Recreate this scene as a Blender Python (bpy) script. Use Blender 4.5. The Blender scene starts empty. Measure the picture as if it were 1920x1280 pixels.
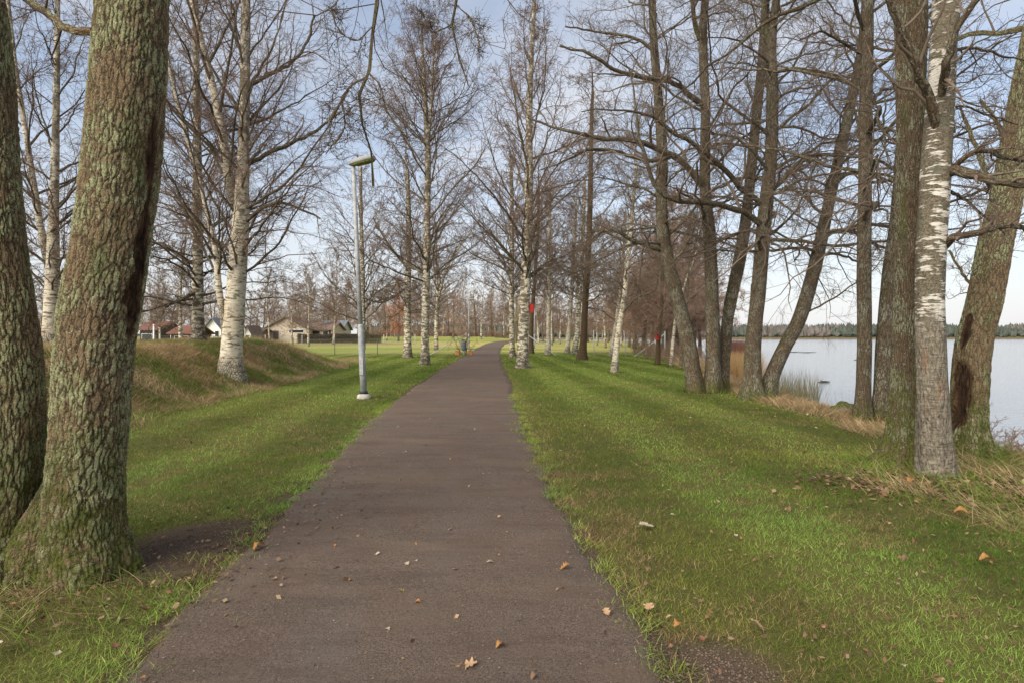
import bpy, math, random
import numpy as np
from mathutils import Vector, Matrix

sc = bpy.context.scene
C = sc.collection
R = math.radians
PI = math.pi

# ---------------------------------------------------------------- camera
F = 1067.0          # focal length in photo pixels (20 mm lens)
CH = 1.6            # eye height
HY = 632.0          # horizon row of the photograph
cam = bpy.data.cameras.new('camera'); camo = bpy.data.objects.new('camera', cam); C.objects.link(camo)
cam.lens = 20.0; cam.sensor_width = 36.0; cam.clip_start = 0.05; cam.clip_end = 6000
cam.shift_y = -(640 - HY) / 1920.0
camo.location = (0, 0, CH); camo.rotation_euler = (R(90), 0, 0)
sc.camera = camo

# ---------------------------------------------------------------- sky, sun, exposure
SUN_EL, SUN_AZ = 34.0, 222.0        # azimuth clockwise from +Y : behind the camera, to the left
w = bpy.data.worlds.new('World'); sc.world = w; w.use_nodes = True
nt = w.node_tree; nt.nodes.clear()
def nd(t, **k):
    n = nt.nodes.new(t)
    for a, b in k.items(): setattr(n, a, b)
    return n
out = nd('ShaderNodeOutputWorld'); bg = nd('ShaderNodeBackground'); bg.inputs[1].default_value = 0.1
sky = nd('ShaderNodeTexSky', sky_type='NISHITA', sun_disc=False, sun_elevation=R(SUN_EL), sun_rotation=R(SUN_AZ))
sky.air_density = 1.0; sky.dust_density = 0.4; sky.ozone_density = 1.0
tc = nd('ShaderNodeTexCoord'); sep = nd('ShaderNodeSeparateXYZ')
nt.links.new(tc.outputs['Generated'], sep.inputs[0])
# project direction on a cloud layer : xy / (z + .12)
zz = nd('ShaderNodeMath', operation='ADD'); zz.inputs[1].default_value = 0.14
zc = nd('ShaderNodeMath', operation='MAXIMUM'); zc.inputs[1].default_value = 0.0
nt.links.new(sep.outputs[2], zc.inputs[0]); nt.links.new(zc.outputs[0], zz.inputs[0])
comb = nd('ShaderNodeCombineXYZ')
for i in (0, 1):
    dv = nd('ShaderNodeMath', operation='DIVIDE'); nt.links.new(sep.outputs[i], dv.inputs[0]); nt.links.new(zz.outputs[0], dv.inputs[1])
    nt.links.new(dv.outputs[0], comb.inputs[i])
nz = nd('ShaderNodeTexNoise'); nz.inputs['Scale'].default_value = 0.8; nz.inputs['Detail'].default_value = 6; nz.inputs['Roughness'].default_value = 0.55
nt.links.new(comb.outputs[0], nz.inputs['Vector'])
cr = nd('ShaderNodeMapRange'); cr.inputs[1].default_value = 0.38; cr.inputs[2].default_value = 0.66; cr.inputs[3].default_value = 0.2; cr.inputs[4].default_value = 0.85
nt.links.new(nz.outputs[0], cr.inputs[0])
hz = nd('ShaderNodeMapRange'); hz.inputs[1].default_value = 0.0; hz.inputs[2].default_value = 0.5; hz.inputs[3].default_value = 1.0; hz.inputs[4].default_value = 0.0
nt.links.new(sep.outputs[2], hz.inputs[0])
mx = nd('ShaderNodeMath', operation='MAXIMUM'); nt.links.new(cr.outputs[0], mx.inputs[0]); nt.links.new(hz.outputs[0], mx.inputs[1])
mix = nd('ShaderNodeMix', data_type='RGBA')
nt.links.new(mx.outputs[0], mix.inputs['Factor']); nt.links.new(sky.outputs[0], mix.inputs['A'])
mix.inputs['B'].default_value = (4.5, 4.5, 4.6, 1)
nt.links.new(mix.outputs['Result'], bg.inputs[0]); nt.links.new(bg.outputs[0], out.inputs[0])

sl = bpy.data.lights.new('sun', 'SUN'); sl.energy = 2.6; sl.angle = R(52); sl.color = (1.0, 0.91, 0.79)
slo = bpy.data.objects.new('sun', sl); C.objects.link(slo)
d = Vector((math.sin(R(SUN_AZ)) * math.cos(R(SUN_EL)), math.cos(R(SUN_AZ)) * math.cos(R(SUN_EL)), math.sin(R(SUN_EL))))
slo.rotation_euler = d.to_track_quat('Z', 'Y').to_euler(); slo.location = (-20, -20, 30)
sc.view_settings.view_transform = 'Standard'; sc.view_settings.look = 'None'
sc.view_settings.exposure = 0.95; sc.view_settings.gamma = 1.0

# ---------------------------------------------------------------- helpers
rng = np.random.default_rng(7)
def sstep(t):
    t = np.clip(t, 0, 1); return t * t * (3 - 2 * t)
def vnoise(x, y, s=1.0, seed=0):
    x = np.asarray(x, float) / s + seed * 17.31; y = np.asarray(y, float) / s - seed * 9.77
    xi = np.floor(x).astype(np.int64); yi = np.floor(y).astype(np.int64)
    fx = x - xi; fy = y - yi; fx = fx * fx * (3 - 2 * fx); fy = fy * fy * (3 - 2 * fy)
    def h(a, b):
        n = (a * 374761393 + b * 668265263 + seed * 144665) & 0x7fffffff
        n = ((n ^ (n >> 13)) * 1274126177) & 0x7fffffff
        return ((n ^ (n >> 16)) & 0xffff) / 65535.0
    return (h(xi, yi) * (1 - fx) + h(xi + 1, yi) * fx) * (1 - fy) + (h(xi, yi + 1) * (1 - fx) + h(xi + 1, yi + 1) * fx) * fy
def fbm(x, y, s=1.0, seed=0, o=3):
    a = 0; t = 0
    for i in range(o):
        k = 0.5 ** i; a = a + vnoise(x, y, s * k, seed + i * 3) * k; t += k
    return a / t

def tag(o, label=None, cat=None, group=None, kind=None):
    if label: o['label'] = label
    if cat: o['category'] = cat
    if group: o['group'] = group
    if kind: o['kind'] = kind
    return o
def empty(name, loc=(0, 0, 0), label=None, cat=None, group=None):
    o = bpy.data.objects.new(name, None); C.objects.link(o); o.location = loc; o.empty_display_size = 0.2
    return tag(o, label, cat, group)
def mesh_np(name, V, faces, mat, attrs=None, smooth=True, cols=None):
    """V (n,3); faces = list of (F,k) int arrays"""
    me = bpy.data.meshes.new(name)
    V = np.ascontiguousarray(V, dtype=np.float32)
    me.vertices.add(len(V)); me.vertices.foreach_set('co', V.ravel())
    faces = [f for f in faces if len(f)]
    loops = np.concatenate([f.ravel() for f in faces]).astype(np.int32)
    tot = np.concatenate([np.full(len(f), f.shape[1]) for f in faces])
    st = np.concatenate([[0], np.cumsum(tot)[:-1]]).astype(np.int32)
    me.loops.add(len(loops)); me.loops.foreach_set('vertex_index', loops)
    me.polygons.add(len(st)); me.polygons.foreach_set('loop_start', st)
    me.polygons.foreach_set('use_smooth', np.full(len(st), smooth, dtype=bool))
    me.update(calc_edges=True)
    if attrs:
        for k, a in attrs.items():
            at = me.attributes.new(k, 'FLOAT_VECTOR', 'POINT'); at.data.foreach_set('vector', np.ascontiguousarray(a, np.float32).ravel())
    if cols is not None:
        at = me.attributes.new('Col', 'FLOAT_COLOR', 'POINT')
        c4 = np.ones((len(V), 4), np.float32); c4[:, :3] = cols; at.data.foreach_set('color', c4.ravel())
    if mat: me.materials.append(mat)
    return me
def link(name, me, parent=None, loc=None):
    o = bpy.data.objects.new(name, me); C.objects.link(o)
    if parent: o.parent = parent
    if loc is not None: o.location = loc
    return o
class MB:
    """collects boxes, tubes and polygons as one mesh"""
    def __init__(s): s.v = []; s.f = {}; s.n = 0
    def add(s, V, F):
        V = np.asarray(V, float); s.v.append(V)
        for f in F: s.f.setdefault(len(f), []).append([i + s.n for i in f])
        s.n += len(V); return s
    def box(s, x0, x1, y0, y1, z0, z1, M=None):
        V = np.array([(x, y, z) for z in (z0, z1) for y in (y0, y1) for x in (x0, x1)], float)
        if M is not None: V = np.array([M @ Vector(v) for v in V])
        return s.add(V, [(0, 2, 3, 1), (4, 5, 7, 6), (0, 1, 5, 4), (2, 6, 7, 3), (0, 4, 6, 2), (1, 3, 7, 5)])
    def tube(s, pts, rad, sides=10, caps=True):
        pts = np.asarray(pts, float); K = len(pts)
        rad = np.broadcast_to(np.asarray(rad, float), (K,))
        V, Fc, _ = tubes(pts[None], rad[None], sides)
        F = [tuple(f) for f in Fc]
        if caps: F += [tuple(range(sides))[::-1], tuple(range((K - 1) * sides, K * sides))]
        return s.add(V, F)
    def obj(s, name, mat, parent=None, smooth=False, loc=None, bevel=0):
        V = np.concatenate(s.v)
        me = mesh_np(name, V, [np.array(s.f[k]) for k in sorted(s.f)], mat, smooth=smooth)
        o = link(name, me, parent, loc)
        if bevel:
            m = o.modifiers.new('bevel', 'BEVEL'); m.width = bevel; m.segments = 2; m.limit_method = 'ANGLE'
        return o
def tubes(P, Rd, sides, phase=None):
    """P (N,K,3) centre lines, Rd (N,K) radii -> verts, quads, bark coords"""
    N, K, _ = P.shape
    T = np.empty_like(P); T[:, 1:-1] = P[:, 2:] - P[:, :-2]; T[:, 0] = P[:, 1] - P[:, 0]; T[:, -1] = P[:, -1] - P[:, -2]
    T /= np.linalg.norm(T, axis=2, keepdims=True) + 1e-9
    main = P[:, -1] - P[:, 0]; ref = np.zeros((N, 3))
    ax = np.abs(main); ref[np.arange(N), np.argmin(ax, axis=1)] = 1.0
    ref = np.broadcast_to(ref[:, None], P.shape)
    U = np.cross(T, ref); U /= np.linalg.norm(U, axis=2, keepdims=True) + 1e-9
    W = np.cross(T, U)
    a = np.arange(sides) * 2 * PI / sides
    ca, sa = np.cos(a), np.sin(a)
    V = P[:, :, None] + Rd[:, :, None, None] * (U[:, :, None] * ca[None, None, :, None] + W[:, :, None] * sa[None, None, :, None])
    idx = np.arange(N * K * sides).reshape(N, K, sides)
    A = idx[:, :-1]; B = idx[:, 1:]
    Q = np.stack([A, np.roll(A, -1, 2), np.roll(B, -1, 2), B], -1).reshape(-1, 4)
    seg = np.linalg.norm(np.diff(P, axis=1), axis=2); S = np.concatenate([np.zeros((N, 1)), np.cumsum(seg, 1)], 1)
    r0 = np.maximum(Rd[:, :1], Rd.mean(1, keepdims=True))
    bc = np.empty((N, K, sides, 3)); bc[..., 0] = r0[:, :, None] * ca; bc[..., 1] = r0[:, :, None] * sa; bc[..., 2] = S[:, :, None]
    return V.reshape(-1, 3), Q, bc.reshape(-1, 3)
def spline(pts, n):
    """Catmull-Rom through pts (any columns) -> n samples, even in parameter length"""
    p = np.asarray(pts, float); k = len(p)
    if k == 2: t = np.linspace(0, 1, n)[:, None]; return p[0] * (1 - t) + p[1] * t
    e = np.vstack([2 * p[0] - p[1], p, 2 * p[-1] - p[-2]])
    L = np.concatenate([[0], np.cumsum(np.linalg.norm(np.diff(p[:, :3], axis=0), axis=1))])
    s = np.linspace(0, L[-1], n); i = np.clip(np.searchsorted(L, s, 'right') - 1, 0, k - 2)
    u = ((s - L[i]) / (L[i + 1] - L[i] + 1e-9))[:, None]
    a, b, c, dd = e[i], e[i + 1], e[i + 2], e[i + 3]
    return 0.5 * ((2 * b) + (-a + c) * u + (2 * a - 5 * b + 4 * c - dd) * u ** 2 + (-a + 3 * b - 3 * c + dd) * u ** 3)

# ---------------------------------------------------------------- terrain functions
TOE_Y = [-8, 5, 10, 15, 20, 29, 40]; TOE_X = [-6.0, -6.5, -6.9, -7.5, -7.8, -8.7, -10.2]
SH_Y = [-40, -5, 5, 8, 11, 15, 20, 30, 45, 80, 120, 200, 300, 700]; SH_X = [9, 7.6, 6.9, 6.9, 7.0, 7.2, 8, 10, 13, 25, 38, 44, 40, 40]
WL = -0.62
def gz(x, y):
    x = np.asarray(x, float); y = np.asarray(y, float)
    xt = np.interp(y, TOE_Y, TOE_X); t = xt - x + (fbm(x, y, 2.2, 3) - .5) * 0.8
    bank = sstep(t / 3.3) * (1 - 0.75 * sstep((t - 5.0) / 6.0)) * (1 - sstep((y - 28) / 10.0)) * (1.33 + (fbm(x, y, 5, 9) - .5) * .35)
    rise = 1.75 * sstep((y - 52) / 110.0) * sstep((16 - x) / 26.0)
    lawn = (fbm(x, y, 3.0, 5) - .5) * 0.05
    z = bank + rise + lawn
    xs = np.interp(y, SH_Y, SH_X) + (fbm(x * 0, y, 2.5, 12) - .5) * .9
    dr = np.maximum(sstep((x - xs) / 2.4), sstep((y - 300) / 14.0) * sstep((x + 70) / 30.0))
    far = sstep((y - 720) / 60.0)
    z = z * (1 - dr) - 1.5 * dr
    z = np.where(far > 0, z * (1 - far) + 6 * far, z)
    side = sstep((y + 200) / -80.0)
    z = np.where(x > 500, z * (1 - sstep((x - 700) / 80)) + 5 * sstep((x - 700) / 80), z)
    return z
def W(px, Y, z): return Vector(((px - 960) / F * Y, Y, z))
def WP(px, py, Y): return np.array([(px - 960) / F * Y, Y, CH - (py - HY) / F * Y])
def gnd(x, y): return float(gz(x, y))
def onground(px, Y):
    x = (px - 960) / F * Y; return Vector((x, Y, gnd(x, Y)))
PC_Y = [-6, 0, 2.6, 4, 6.3, 10.2, 14.5, 25, 35.6, 61, 80, 95, 110, 135, 170]
PC_X = [-.3, -.45, -.58, -.7, -.89, -1.25, -1.47, -1.82, -2.2, -2.85, -3.0, -2.7, -1.5, 2.5, 12]
PW_Y = [-6, 2.6, 6.3, 14.5, 25, 61, 170]; PW = [1.34, 1.34, 1.3, 1.55, 1.55, 1.5, 1.6]
def pathd(x, y):
    """signed distance outside the path edge"""
    c = np.interp(y, PC_Y, PC_X); h = np.interp(y, PW_Y, PW)
    e = (fbm(x * 0 + np.sign(x - c) * 7, y, 0.55, 21) - .5) * 0.26 + (fbm(x * 0 + np.sign(x - c) * 7, y, 2.2, 25) - .5) * 0.12
    return np.abs(x - c) - h + e

# ---------------------------------------------------------------- materials
def material(name):
    m = bpy.data.materials.new(name); m.use_nodes = True; n = m.node_tree; n.nodes.clear()
    o = n.nodes.new('ShaderNodeOutputMaterial'); b = n.nodes.new('ShaderNodeBsdfPrincipled')
    n.links.new(b.outputs[0], o.inputs[0]); b.inputs['Roughness'].default_value = .8
    b.inputs['Specular IOR Level'].default_value = .25
    return m, n, b, o
class G:
    """tiny node graph helper"""
    def __init__(s, n): s.n = n
    def node(s, t, **k):
        x = s.n.nodes.new(t)
        for a, b in k.items(): setattr(x, a, b)
        return x
    def lk(s, a, b): s.n.links.new(a, b)
    def noise(s, vec, scale, det=4, rough=.55, dist=0):
        x = s.node('ShaderNodeTexNoise'); x.inputs['Scale'].default_value = scale; x.inputs['Detail'].default_value = det
        x.inputs['Roughness'].default_value = rough; x.inputs['Distortion'].default_value = dist
        if vec is not None: s.lk(vec, x.inputs['Vector'])
        return x.outputs[0]
    def vor(s, vec, scale, feature='F1', out='Distance', rnd=1):
        x = s.node('ShaderNodeTexVoronoi', feature=feature); x.inputs['Scale'].default_value = scale; x.inputs['Randomness'].default_value = rnd
        if vec is not None: s.lk(vec, x.inputs['Vector'])
        return x.outputs[out]
    def ramp(s, v, a, b, lo=0, hi=1):
        x = s.node('ShaderNodeMapRange'); x.inputs[1].default_value = a; x.inputs[2].default_value = b
        x.inputs[3].default_value = lo; x.inputs[4].default_value = hi; s.lk(v, x.inputs[0]); return x.outputs[0]
    def math(s, op, a, b=None):
        x = s.node('ShaderNodeMath', operation=op)
        for i, v in enumerate((a, b)):
            if v is None: continue
            if isinstance(v, (int, float)): x.inputs[i].default_value = v
            else: s.lk(v, x.inputs[i])
        return x.outputs[0]
    def mix(s, f, a, b, blend='MIX'):
        x = s.node('ShaderNodeMix', data_type='RGBA', blend_type=blend)
        if isinstance(f, (int, float)): x.inputs['Factor'].default_value = f
        else: s.lk(f, x.inputs['Factor'])
        for nm, v in (('A', a), ('B', b)):
            if isinstance(v, tuple): x.inputs[nm].default_value = (*v, 1)
            else: s.lk(v, x.inputs[nm])
        return x.outputs['Result']
    def map(s, vec, scale=(1, 1, 1), loc=(0, 0, 0)):
        x = s.node('ShaderNodeMapping'); x.inputs['Scale'].default_value = scale; x.inputs['Location'].default_value = loc
        s.lk(vec, x.inputs['Vector']); return x.outputs[0]
    def attr(s, nm, out='Vector'):
        x = s.node('ShaderNodeAttribute'); x.attribute_name = nm; return x.outputs[out]
    def bump(s, b, h, strength=.5, dist=.01):
        x = s.node('ShaderNodeBump'); x.inputs['Strength'].default_value = strength; x.inputs['Distance'].default_value = dist
        s.lk(h, x.inputs['Height']); s.lk(x.outputs[0], b.inputs['Normal'])
def plain(name, col, rough=.7, metal=0, noise=0.25, scale=6):
    m, n, b, o = material(name); g = G(n); t = g.node('ShaderNodeTexCoord').outputs['Object']
    f = g.noise(t, scale, 5)
    c = g.mix(g.ramp(f, .3, .7), tuple(x * (1 - noise) for x in col), tuple(min(1, x * (1 + noise)) for x in col))
    g.lk(c, b.inputs['Base Color']); b.inputs['Roughness'].default_value = rough; b.inputs['Metallic'].default_value = metal
    g.bump(b, f, .15, .01)
    return m
def objvec(g):
    v = g.attr('bc'); oi = g.node('ShaderNodeObjectInfo'); x = g.node('ShaderNodeVectorMath', operation='ADD')
    mm = g.math('MULTIPLY', oi.outputs['Random'], 37.0); g.lk(v, x.inputs[0]); g.lk(mm, x.inputs[1]); return v, x.outputs[0]
def bark(name, base, dark, lichen, lich_amt=.5, moss_h=.5, scale=1.0, disp=0.0, patch=None):
    m, n, b, o = material(name); g = G(n); raw, v = objvec(g)
    wob = g.noise(v, 7 * scale, 3); va = g.node('ShaderNodeVectorMath', operation='ADD')
    wv = g.node('ShaderNodeVectorMath', operation='SCALE'); nzc = g.node('ShaderNodeTexNoise'); nzc.inputs['Scale'].default_value = 13 * scale; nzc.inputs['Detail'].default_value = 3
    g.lk(v, nzc.inputs['Vector']); g.lk(nzc.outputs['Color'], wv.inputs[0]); wv.inputs['Scale'].default_value = .06 / scale
    g.lk(v, va.inputs[0]); g.lk(wv.outputs[0], va.inputs[1]); vv = va.outputs[0]
    st = g.map(vv, (1, 1, .20))
    nzf = g.noise(v, 60 * scale, 5, .7)
    crack = g.math('ADD', g.vor(st, 30 * scale, 'DISTANCE_TO_EDGE'), g.math('MULTIPLY', g.math('SUBTRACT', nzf, .5), .42))
    crack2 = g.vor(g.map(vv, (1, 1, .6)), 85 * scale, 'DISTANCE_TO_EDGE')
    plate = g.ramp(crack, -.04, .20); plate2 = g.ramp(crack2, 0, .3)
    fine = g.noise(g.map(v, (1, 1, .7)), 150 * scale, 5, .75)
    big = g.noise(v, 3.2, 4)
    c = g.mix(g.ramp(fine, .35, .65), tuple(x * .62 for x in base), tuple(x * 1.3 for x in base))
    lm = g.noise(v, 17 * scale, 6, .8); lm2 = g.noise(v, 2.3, 2)
    lmask = g.math('MULTIPLY', g.ramp(g.math('ADD', lm, g.math('MULTIPLY', lm2, .8)), 1.04 - .26 * lich_amt, 1.12 - .26 * lich_amt), g.ramp(plate, .15, .8))
    lc = g.mix(g.ramp(g.noise(v, 70 * scale, 3), .35, .65), tuple(x * .7 for x in lichen), tuple(x * 1.25 for x in lichen))
    c = g.mix(lmask, c, lc)
    c = g.mix(g.ramp(plate, .0, .75, .85, 0), c, dark)
    c = g.mix(g.ramp(plate2, .0, .6, .45, 0), c, dark)
    # reddish worn patches
    c = g.mix(g.ramp(g.noise(g.map(v, (1, 1, .4)), 2.1, 4, .6), .63, .70, 0, .45), c, (.13, .07, .04))
    c = g.mix(g.math('MULTIPLY', g.ramp(g.vor(v, 34 * scale), .10, .26, 1, 0), g.ramp(g.noise(v, 6, 3), .45, .6)), c, (.42, .42, .34))
    # moss near the foot
    sp = g.node('ShaderNodeSeparateXYZ'); g.lk(raw, sp.inputs[0])
    mh = g.math('ADD', sp.outputs[2], g.math('MULTIPLY', g.math('SUBTRACT', g.noise(v, 5, 4), .5), 1.9 * moss_h))
    mf = g.ramp(mh, moss_h * .3 + .3, moss_h * 1.3 + .3, .85, 0)
    mc = g.mix(g.ramp(g.noise(v, 45, 4), .35, .65), (.035, .042, .008), (.13, .15, .025))
    c = g.mix(g.math('MULTIPLY', mf, g.ramp(g.noise(v, 9, 5, .7), .36, .54, 0, 1)), c, mc)
    # streaks of moss higher up
    c = g.mix(g.ramp(g.noise(g.map(v, (1, 1, .25)), 3.4, 4), .58, .7, 0, .55), c, (.075, .085, .025))
    ss = g.node('ShaderNodeSeparateXYZ'); g.lk(g.attr('scar'), ss.inputs[0])      # bare split wood
    pc = g.mix(g.ramp(g.noise(g.map(v, (1, 1, .15)), 42, 5, .7), .38, .62), (.020, .013, .008), (.15, .085, .045))
    pc = g.mix(g.ramp(ss.outputs[0], .5, .95, 0, .6), pc, (.025, .016, .011))  # middle of each dent blackened, the shade of a hollow put into the colour
    c = g.mix(g.ramp(ss.outputs[0], .15, .4), c, pc)
    g.lk(c, b.inputs['Base Color']); b.inputs['Roughness'].default_value = .9; b.inputs['Specular IOR Level'].default_value = .15
    h = g.math('ADD', g.math('MULTIPLY', plate, 1.0), g.math('ADD', g.math('MULTIPLY', plate2, .30), g.math('MULTIPLY', fine, 1.1)))
    h = g.math('ADD', h, g.math('MULTIPLY', lmask, .35))
    if disp:
        dn = g.node('ShaderNodeDisplacement'); dn.inputs['Midlevel'].default_value = 1.1; dn.inputs['Scale'].default_value = disp
        hs = h
        g.lk(hs, dn.inputs['Height']); g.lk(dn.outputs[0], o.inputs['Displacement']); m.displacement_method = 'BOTH'
    else: g.bump(b, h, .9, .012 / scale)
    return m
def birch(name, white=(.62, .56, .44), amount=.5, foot=.6, disp=0, scale=1.0, top=9.0, streak=1.0, near=False, zs=1.0):
    m, n, b, o = material(name); g = G(n); raw, v = objvec(g)
    sp = g.node('ShaderNodeSeparateXYZ'); g.lk(raw, sp.inputs[0]); H = sp.outputs[2]
    hv = g.map(v, (1, 1, 5.5 * zs)); lent = g.noise(g.map(v, (1, 1, 9)), 9 * scale, 5, .6)
    band = g.noise(hv, 3.2 * scale, 5, .68, .4)
    fine = g.noise(v, 90, 4)
    c = g.mix(g.ramp(g.noise(g.map(v, (1, 1, 3)), 6, 4), .3, .7), tuple(x * .62 for x in white), white)
    c = g.mix(g.ramp(g.noise(g.map(v, (1, 1, .5)), 2.6, 3), .5, .7, 0, .45), c, (.42, .31, .18))
    dark = (.035, .028, .02); mid = (.12, .095, .06)
    c = g.mix(g.ramp(lent, .60, .66, 0, .8 * streak), c, mid)
    c = g.mix(g.ramp(band, .66 - .22 * amount, .72 - .22 * amount, 0, .9), c, g.mix(g.ramp(fine, .3, .7), dark, (.17, .13, .08)))
    # lichen-grey / dark scaly patches, denser with height and in clumps
    cl = g.math('ADD', g.noise(v, 2.6, 5, .65), g.ramp(H, 2.0, top, 0, .15))
    c = g.mix(g.ramp(cl, .60, .70, 0, .85), c, g.mix(g.ramp(g.noise(v, 30, 4), .35, .65), (.05, .04, .028), (.2, .17, .10)))
    # dark fissured foot
    hh = g.math('ADD', H, g.math('MULTIPLY', g.math('SUBTRACT', g.noise(v, 6, 4), .5), 1.5 * foot))
    cr = g.vor(g.map(v, (1, 1, .45)), 17 * scale, 'DISTANCE_TO_EDGE')
    ft = g.ramp(hh, foot * .7 + .3, foot * 1.2 + .35, 1, 0)
    c = g.mix(g.math('MULTIPLY', ft, g.ramp(cr, .02, .14, 1, .35)), c, g.mix(g.ramp(fine, .3, .7), dark, (.14, .11, .07)))
    if near:    # white peeling bands over scaly grey-brown; the lower two metres grown over with scarred bark
        scaly = g.mix(g.ramp(g.noise(g.map(v, (1, 1, 1.4)), 34, 6, .8), .36, .64), (.035, .028, .02), (.24, .20, .13))
        scaly = g.mix(g.ramp(g.noise(v, 5, 4), .55, .65, 0, .5), scaly, (.11, .13, .085))
        pl = g.math('ADD', g.noise(g.map(v, (1, 1, 7)), 4.2, 6, .62, .25), g.math('MULTIPLY', g.math('SUBTRACT', g.noise(g.map(v, (1, 1, .8)), 2.2, 3), .5), .75))
        whitec = g.mix(g.ramp(g.noise(g.map(v, (1, 1, 12)), 7, 5, .7), .48, .66), (.62, .58, .50), (.30, .25, .19))
        c = g.mix(g.ramp(pl, .53, .58), scaly, whitec)
        h2 = g.math('ADD', H, g.math('MULTIPLY', g.math('SUBTRACT', g.noise(g.map(v, (1, 1, .5)), 4, 4), .5), 1.3))
        gb = g.mix(g.ramp(g.noise(g.map(v, (1, 1, .55)), 30, 6, .8), .36, .64), (.045, .036, .026), (.29, .25, .18))
        gb = g.mix(g.ramp(g.noise(g.map(v, (1, 1, .3)), 6, 4), .56, .68, 0, .55), gb, (.22, .13, .08))
        c = g.mix(g.ramp(h2, 1.9, 2.25, .95, 0), c, gb)
        cl = g.math('SUBTRACT', 1.15, pl)
    g.lk(c, b.inputs['Base Color']); b.inputs['Roughness'].default_value = .75
    h = g.math('ADD', g.math('MULTIPLY', g.ramp(band, .4, .6), -.5), g.math('MULTIPLY', fine, .4))
    h = g.math('ADD', h, g.math('MULTIPLY', g.math('MULTIPLY', ft, g.ramp(cr, 0, .2, 0, 1)), 1.0))
    h = g.math('SUBTRACT', h, g.ramp(cl, .6, .7, 0, .5))
    g.bump(b, h, .8, .012)
    return m
def twigmat(name, col, col2):
    m, n, b, o = material(name); g = G(n)
    v = g.node('ShaderNodeTexCoord').outputs['Object']
    c = g.mix(g.ramp(g.noise(v, 1.1, 5, .7), .35, .65), col, col2)
    g.lk(c, b.inputs['Base Color']); b.inputs['Roughness'].default_value = .85; b.inputs['Specular IOR Level'].default_value = .1
    return m
def bladmat(name, transl=.3):
    m, n, b, o = material(name); g = G(n)
    c = g.attr('Col', 'Color'); g.lk(c, b.inputs['Base Color']); b.inputs['Roughness'].default_value = .6
    b.inputs['Specular IOR Level'].default_value = .2
    t = g.node('ShaderNodeBsdfTranslucent'); g.lk(c, t.inputs[0]); ms = g.node('ShaderNodeMixShader'); ms.inputs[0].default_value = transl
    g.lk(b.outputs[0], ms.inputs[1]); g.lk(t.outputs[0], ms.inputs[2]); g.lk(ms.outputs[0], o.inputs[0])
    return m
M = {}
M['bark_near'] = bark('lichen_bark', (.31, .22, .125), (.030, .020, .012), (.40, .41, .22), .70, 1.0, 1.0, .011)
M['bark'] = bark('grey_brown_bark', (.20, .15, .095), (.028, .02, .013), (.34, .32, .23), .6, .35, .8)
M['bark_dark'] = bark('dark_bark', (.16, .115, .07), (.022, .016, .01), (.28, .28, .18), .5, 1.1, .9, .009)
M['bark_brown'] = bark('brown_bark', (.16, .10, .055), (.03, .02, .012), (.2, .17, .1), .1, .1, .8)
M['birch'] = birch('birch_bark', (.74, .66, .50), .62)
M['birch_dark'] = birch('scaly_birch_bark', (.82, .74, .56), .88, .8, scale=.75, zs=.6)
M['birch_near'] = birch('near_birch_bark', (.62, .58, .50), 1.08, 1.7, scale=1.0, top=7, streak=.9, near=True)
M['twig'] = twigmat('alder_twig', (.12, .088, .064), (.22, .17, .125))
M['twig_red'] = twigmat('birch_twig', (.14, .09, .066), (.24, .17, .125))
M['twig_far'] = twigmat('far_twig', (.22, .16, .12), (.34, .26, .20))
M['twig_brown'] = twigmat('brown_wood_twig', (.22, .145, .105), (.36, .245, .18))
M['blade'] = bladmat('grass_blade'); M['leafm'] = bladmat('fallen_leaf', .15)
M['galv'] = plain('galvanised_steel', (.36, .37, .36), .65, .15, .3, 9)
M['lampcap'] = plain('lamp_cap', (.30, .30, .27), .5, 0, .2, 12)
M['algae'] = plain('algae_plastic', (.16, .17, .05), .4, 0, .5, 22)
M['concrete'] = plain('concrete', (.42, .39, .35), .9, 0, .3, 12)
M['black'] = plain('dark_collar', (.03, .03, .03), .6)
M['post'] = plain('weathered_post', (.48, .48, .44), .7, 0, .25, 9)
M['greenpost'] = plain('dark_green_post', (.09, .10, .07), .7)
M['wire'] = plain('wire', (.20, .20, .18), .6, .3)
M['red'] = plain('red_paint', (.42, .03, .02), .6, 0, .25, 18)
M['redroof'] = plain('box_roof', (.10, .06, .05), .8)
M['cream'] = plain('cream_wall', (.52, .44, .34), .85, 0, .12, 2)
M['white'] = plain('white_wall', (.78, .77, .74), .8, 0, .08, 2)
M['roofb'] = plain('brown_roof', (.17, .12, .09), .85, 0, .25, 3)
M['roofg'] = plain('grey_roof', (.17, .18, .20), .8, 0, .2, 3)
M['roofr'] = plain('red_tile_roof', (.19, .085, .055), .8, 0, .25, 5)
M['orange'] = plain('orange_paint', (.50, .22, .08), .6, 0, .2, 8)
M['glass'] = plain('window_glass', (.03, .035, .04), .15, 0, .2)
M['stone'] = plain('stone', (.07, .065, .055), .7, 0, .4, 14)
M['woodw'] = plain('wet_wood', (.06, .05, .04), .7, 0, .4, 9)

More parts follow.
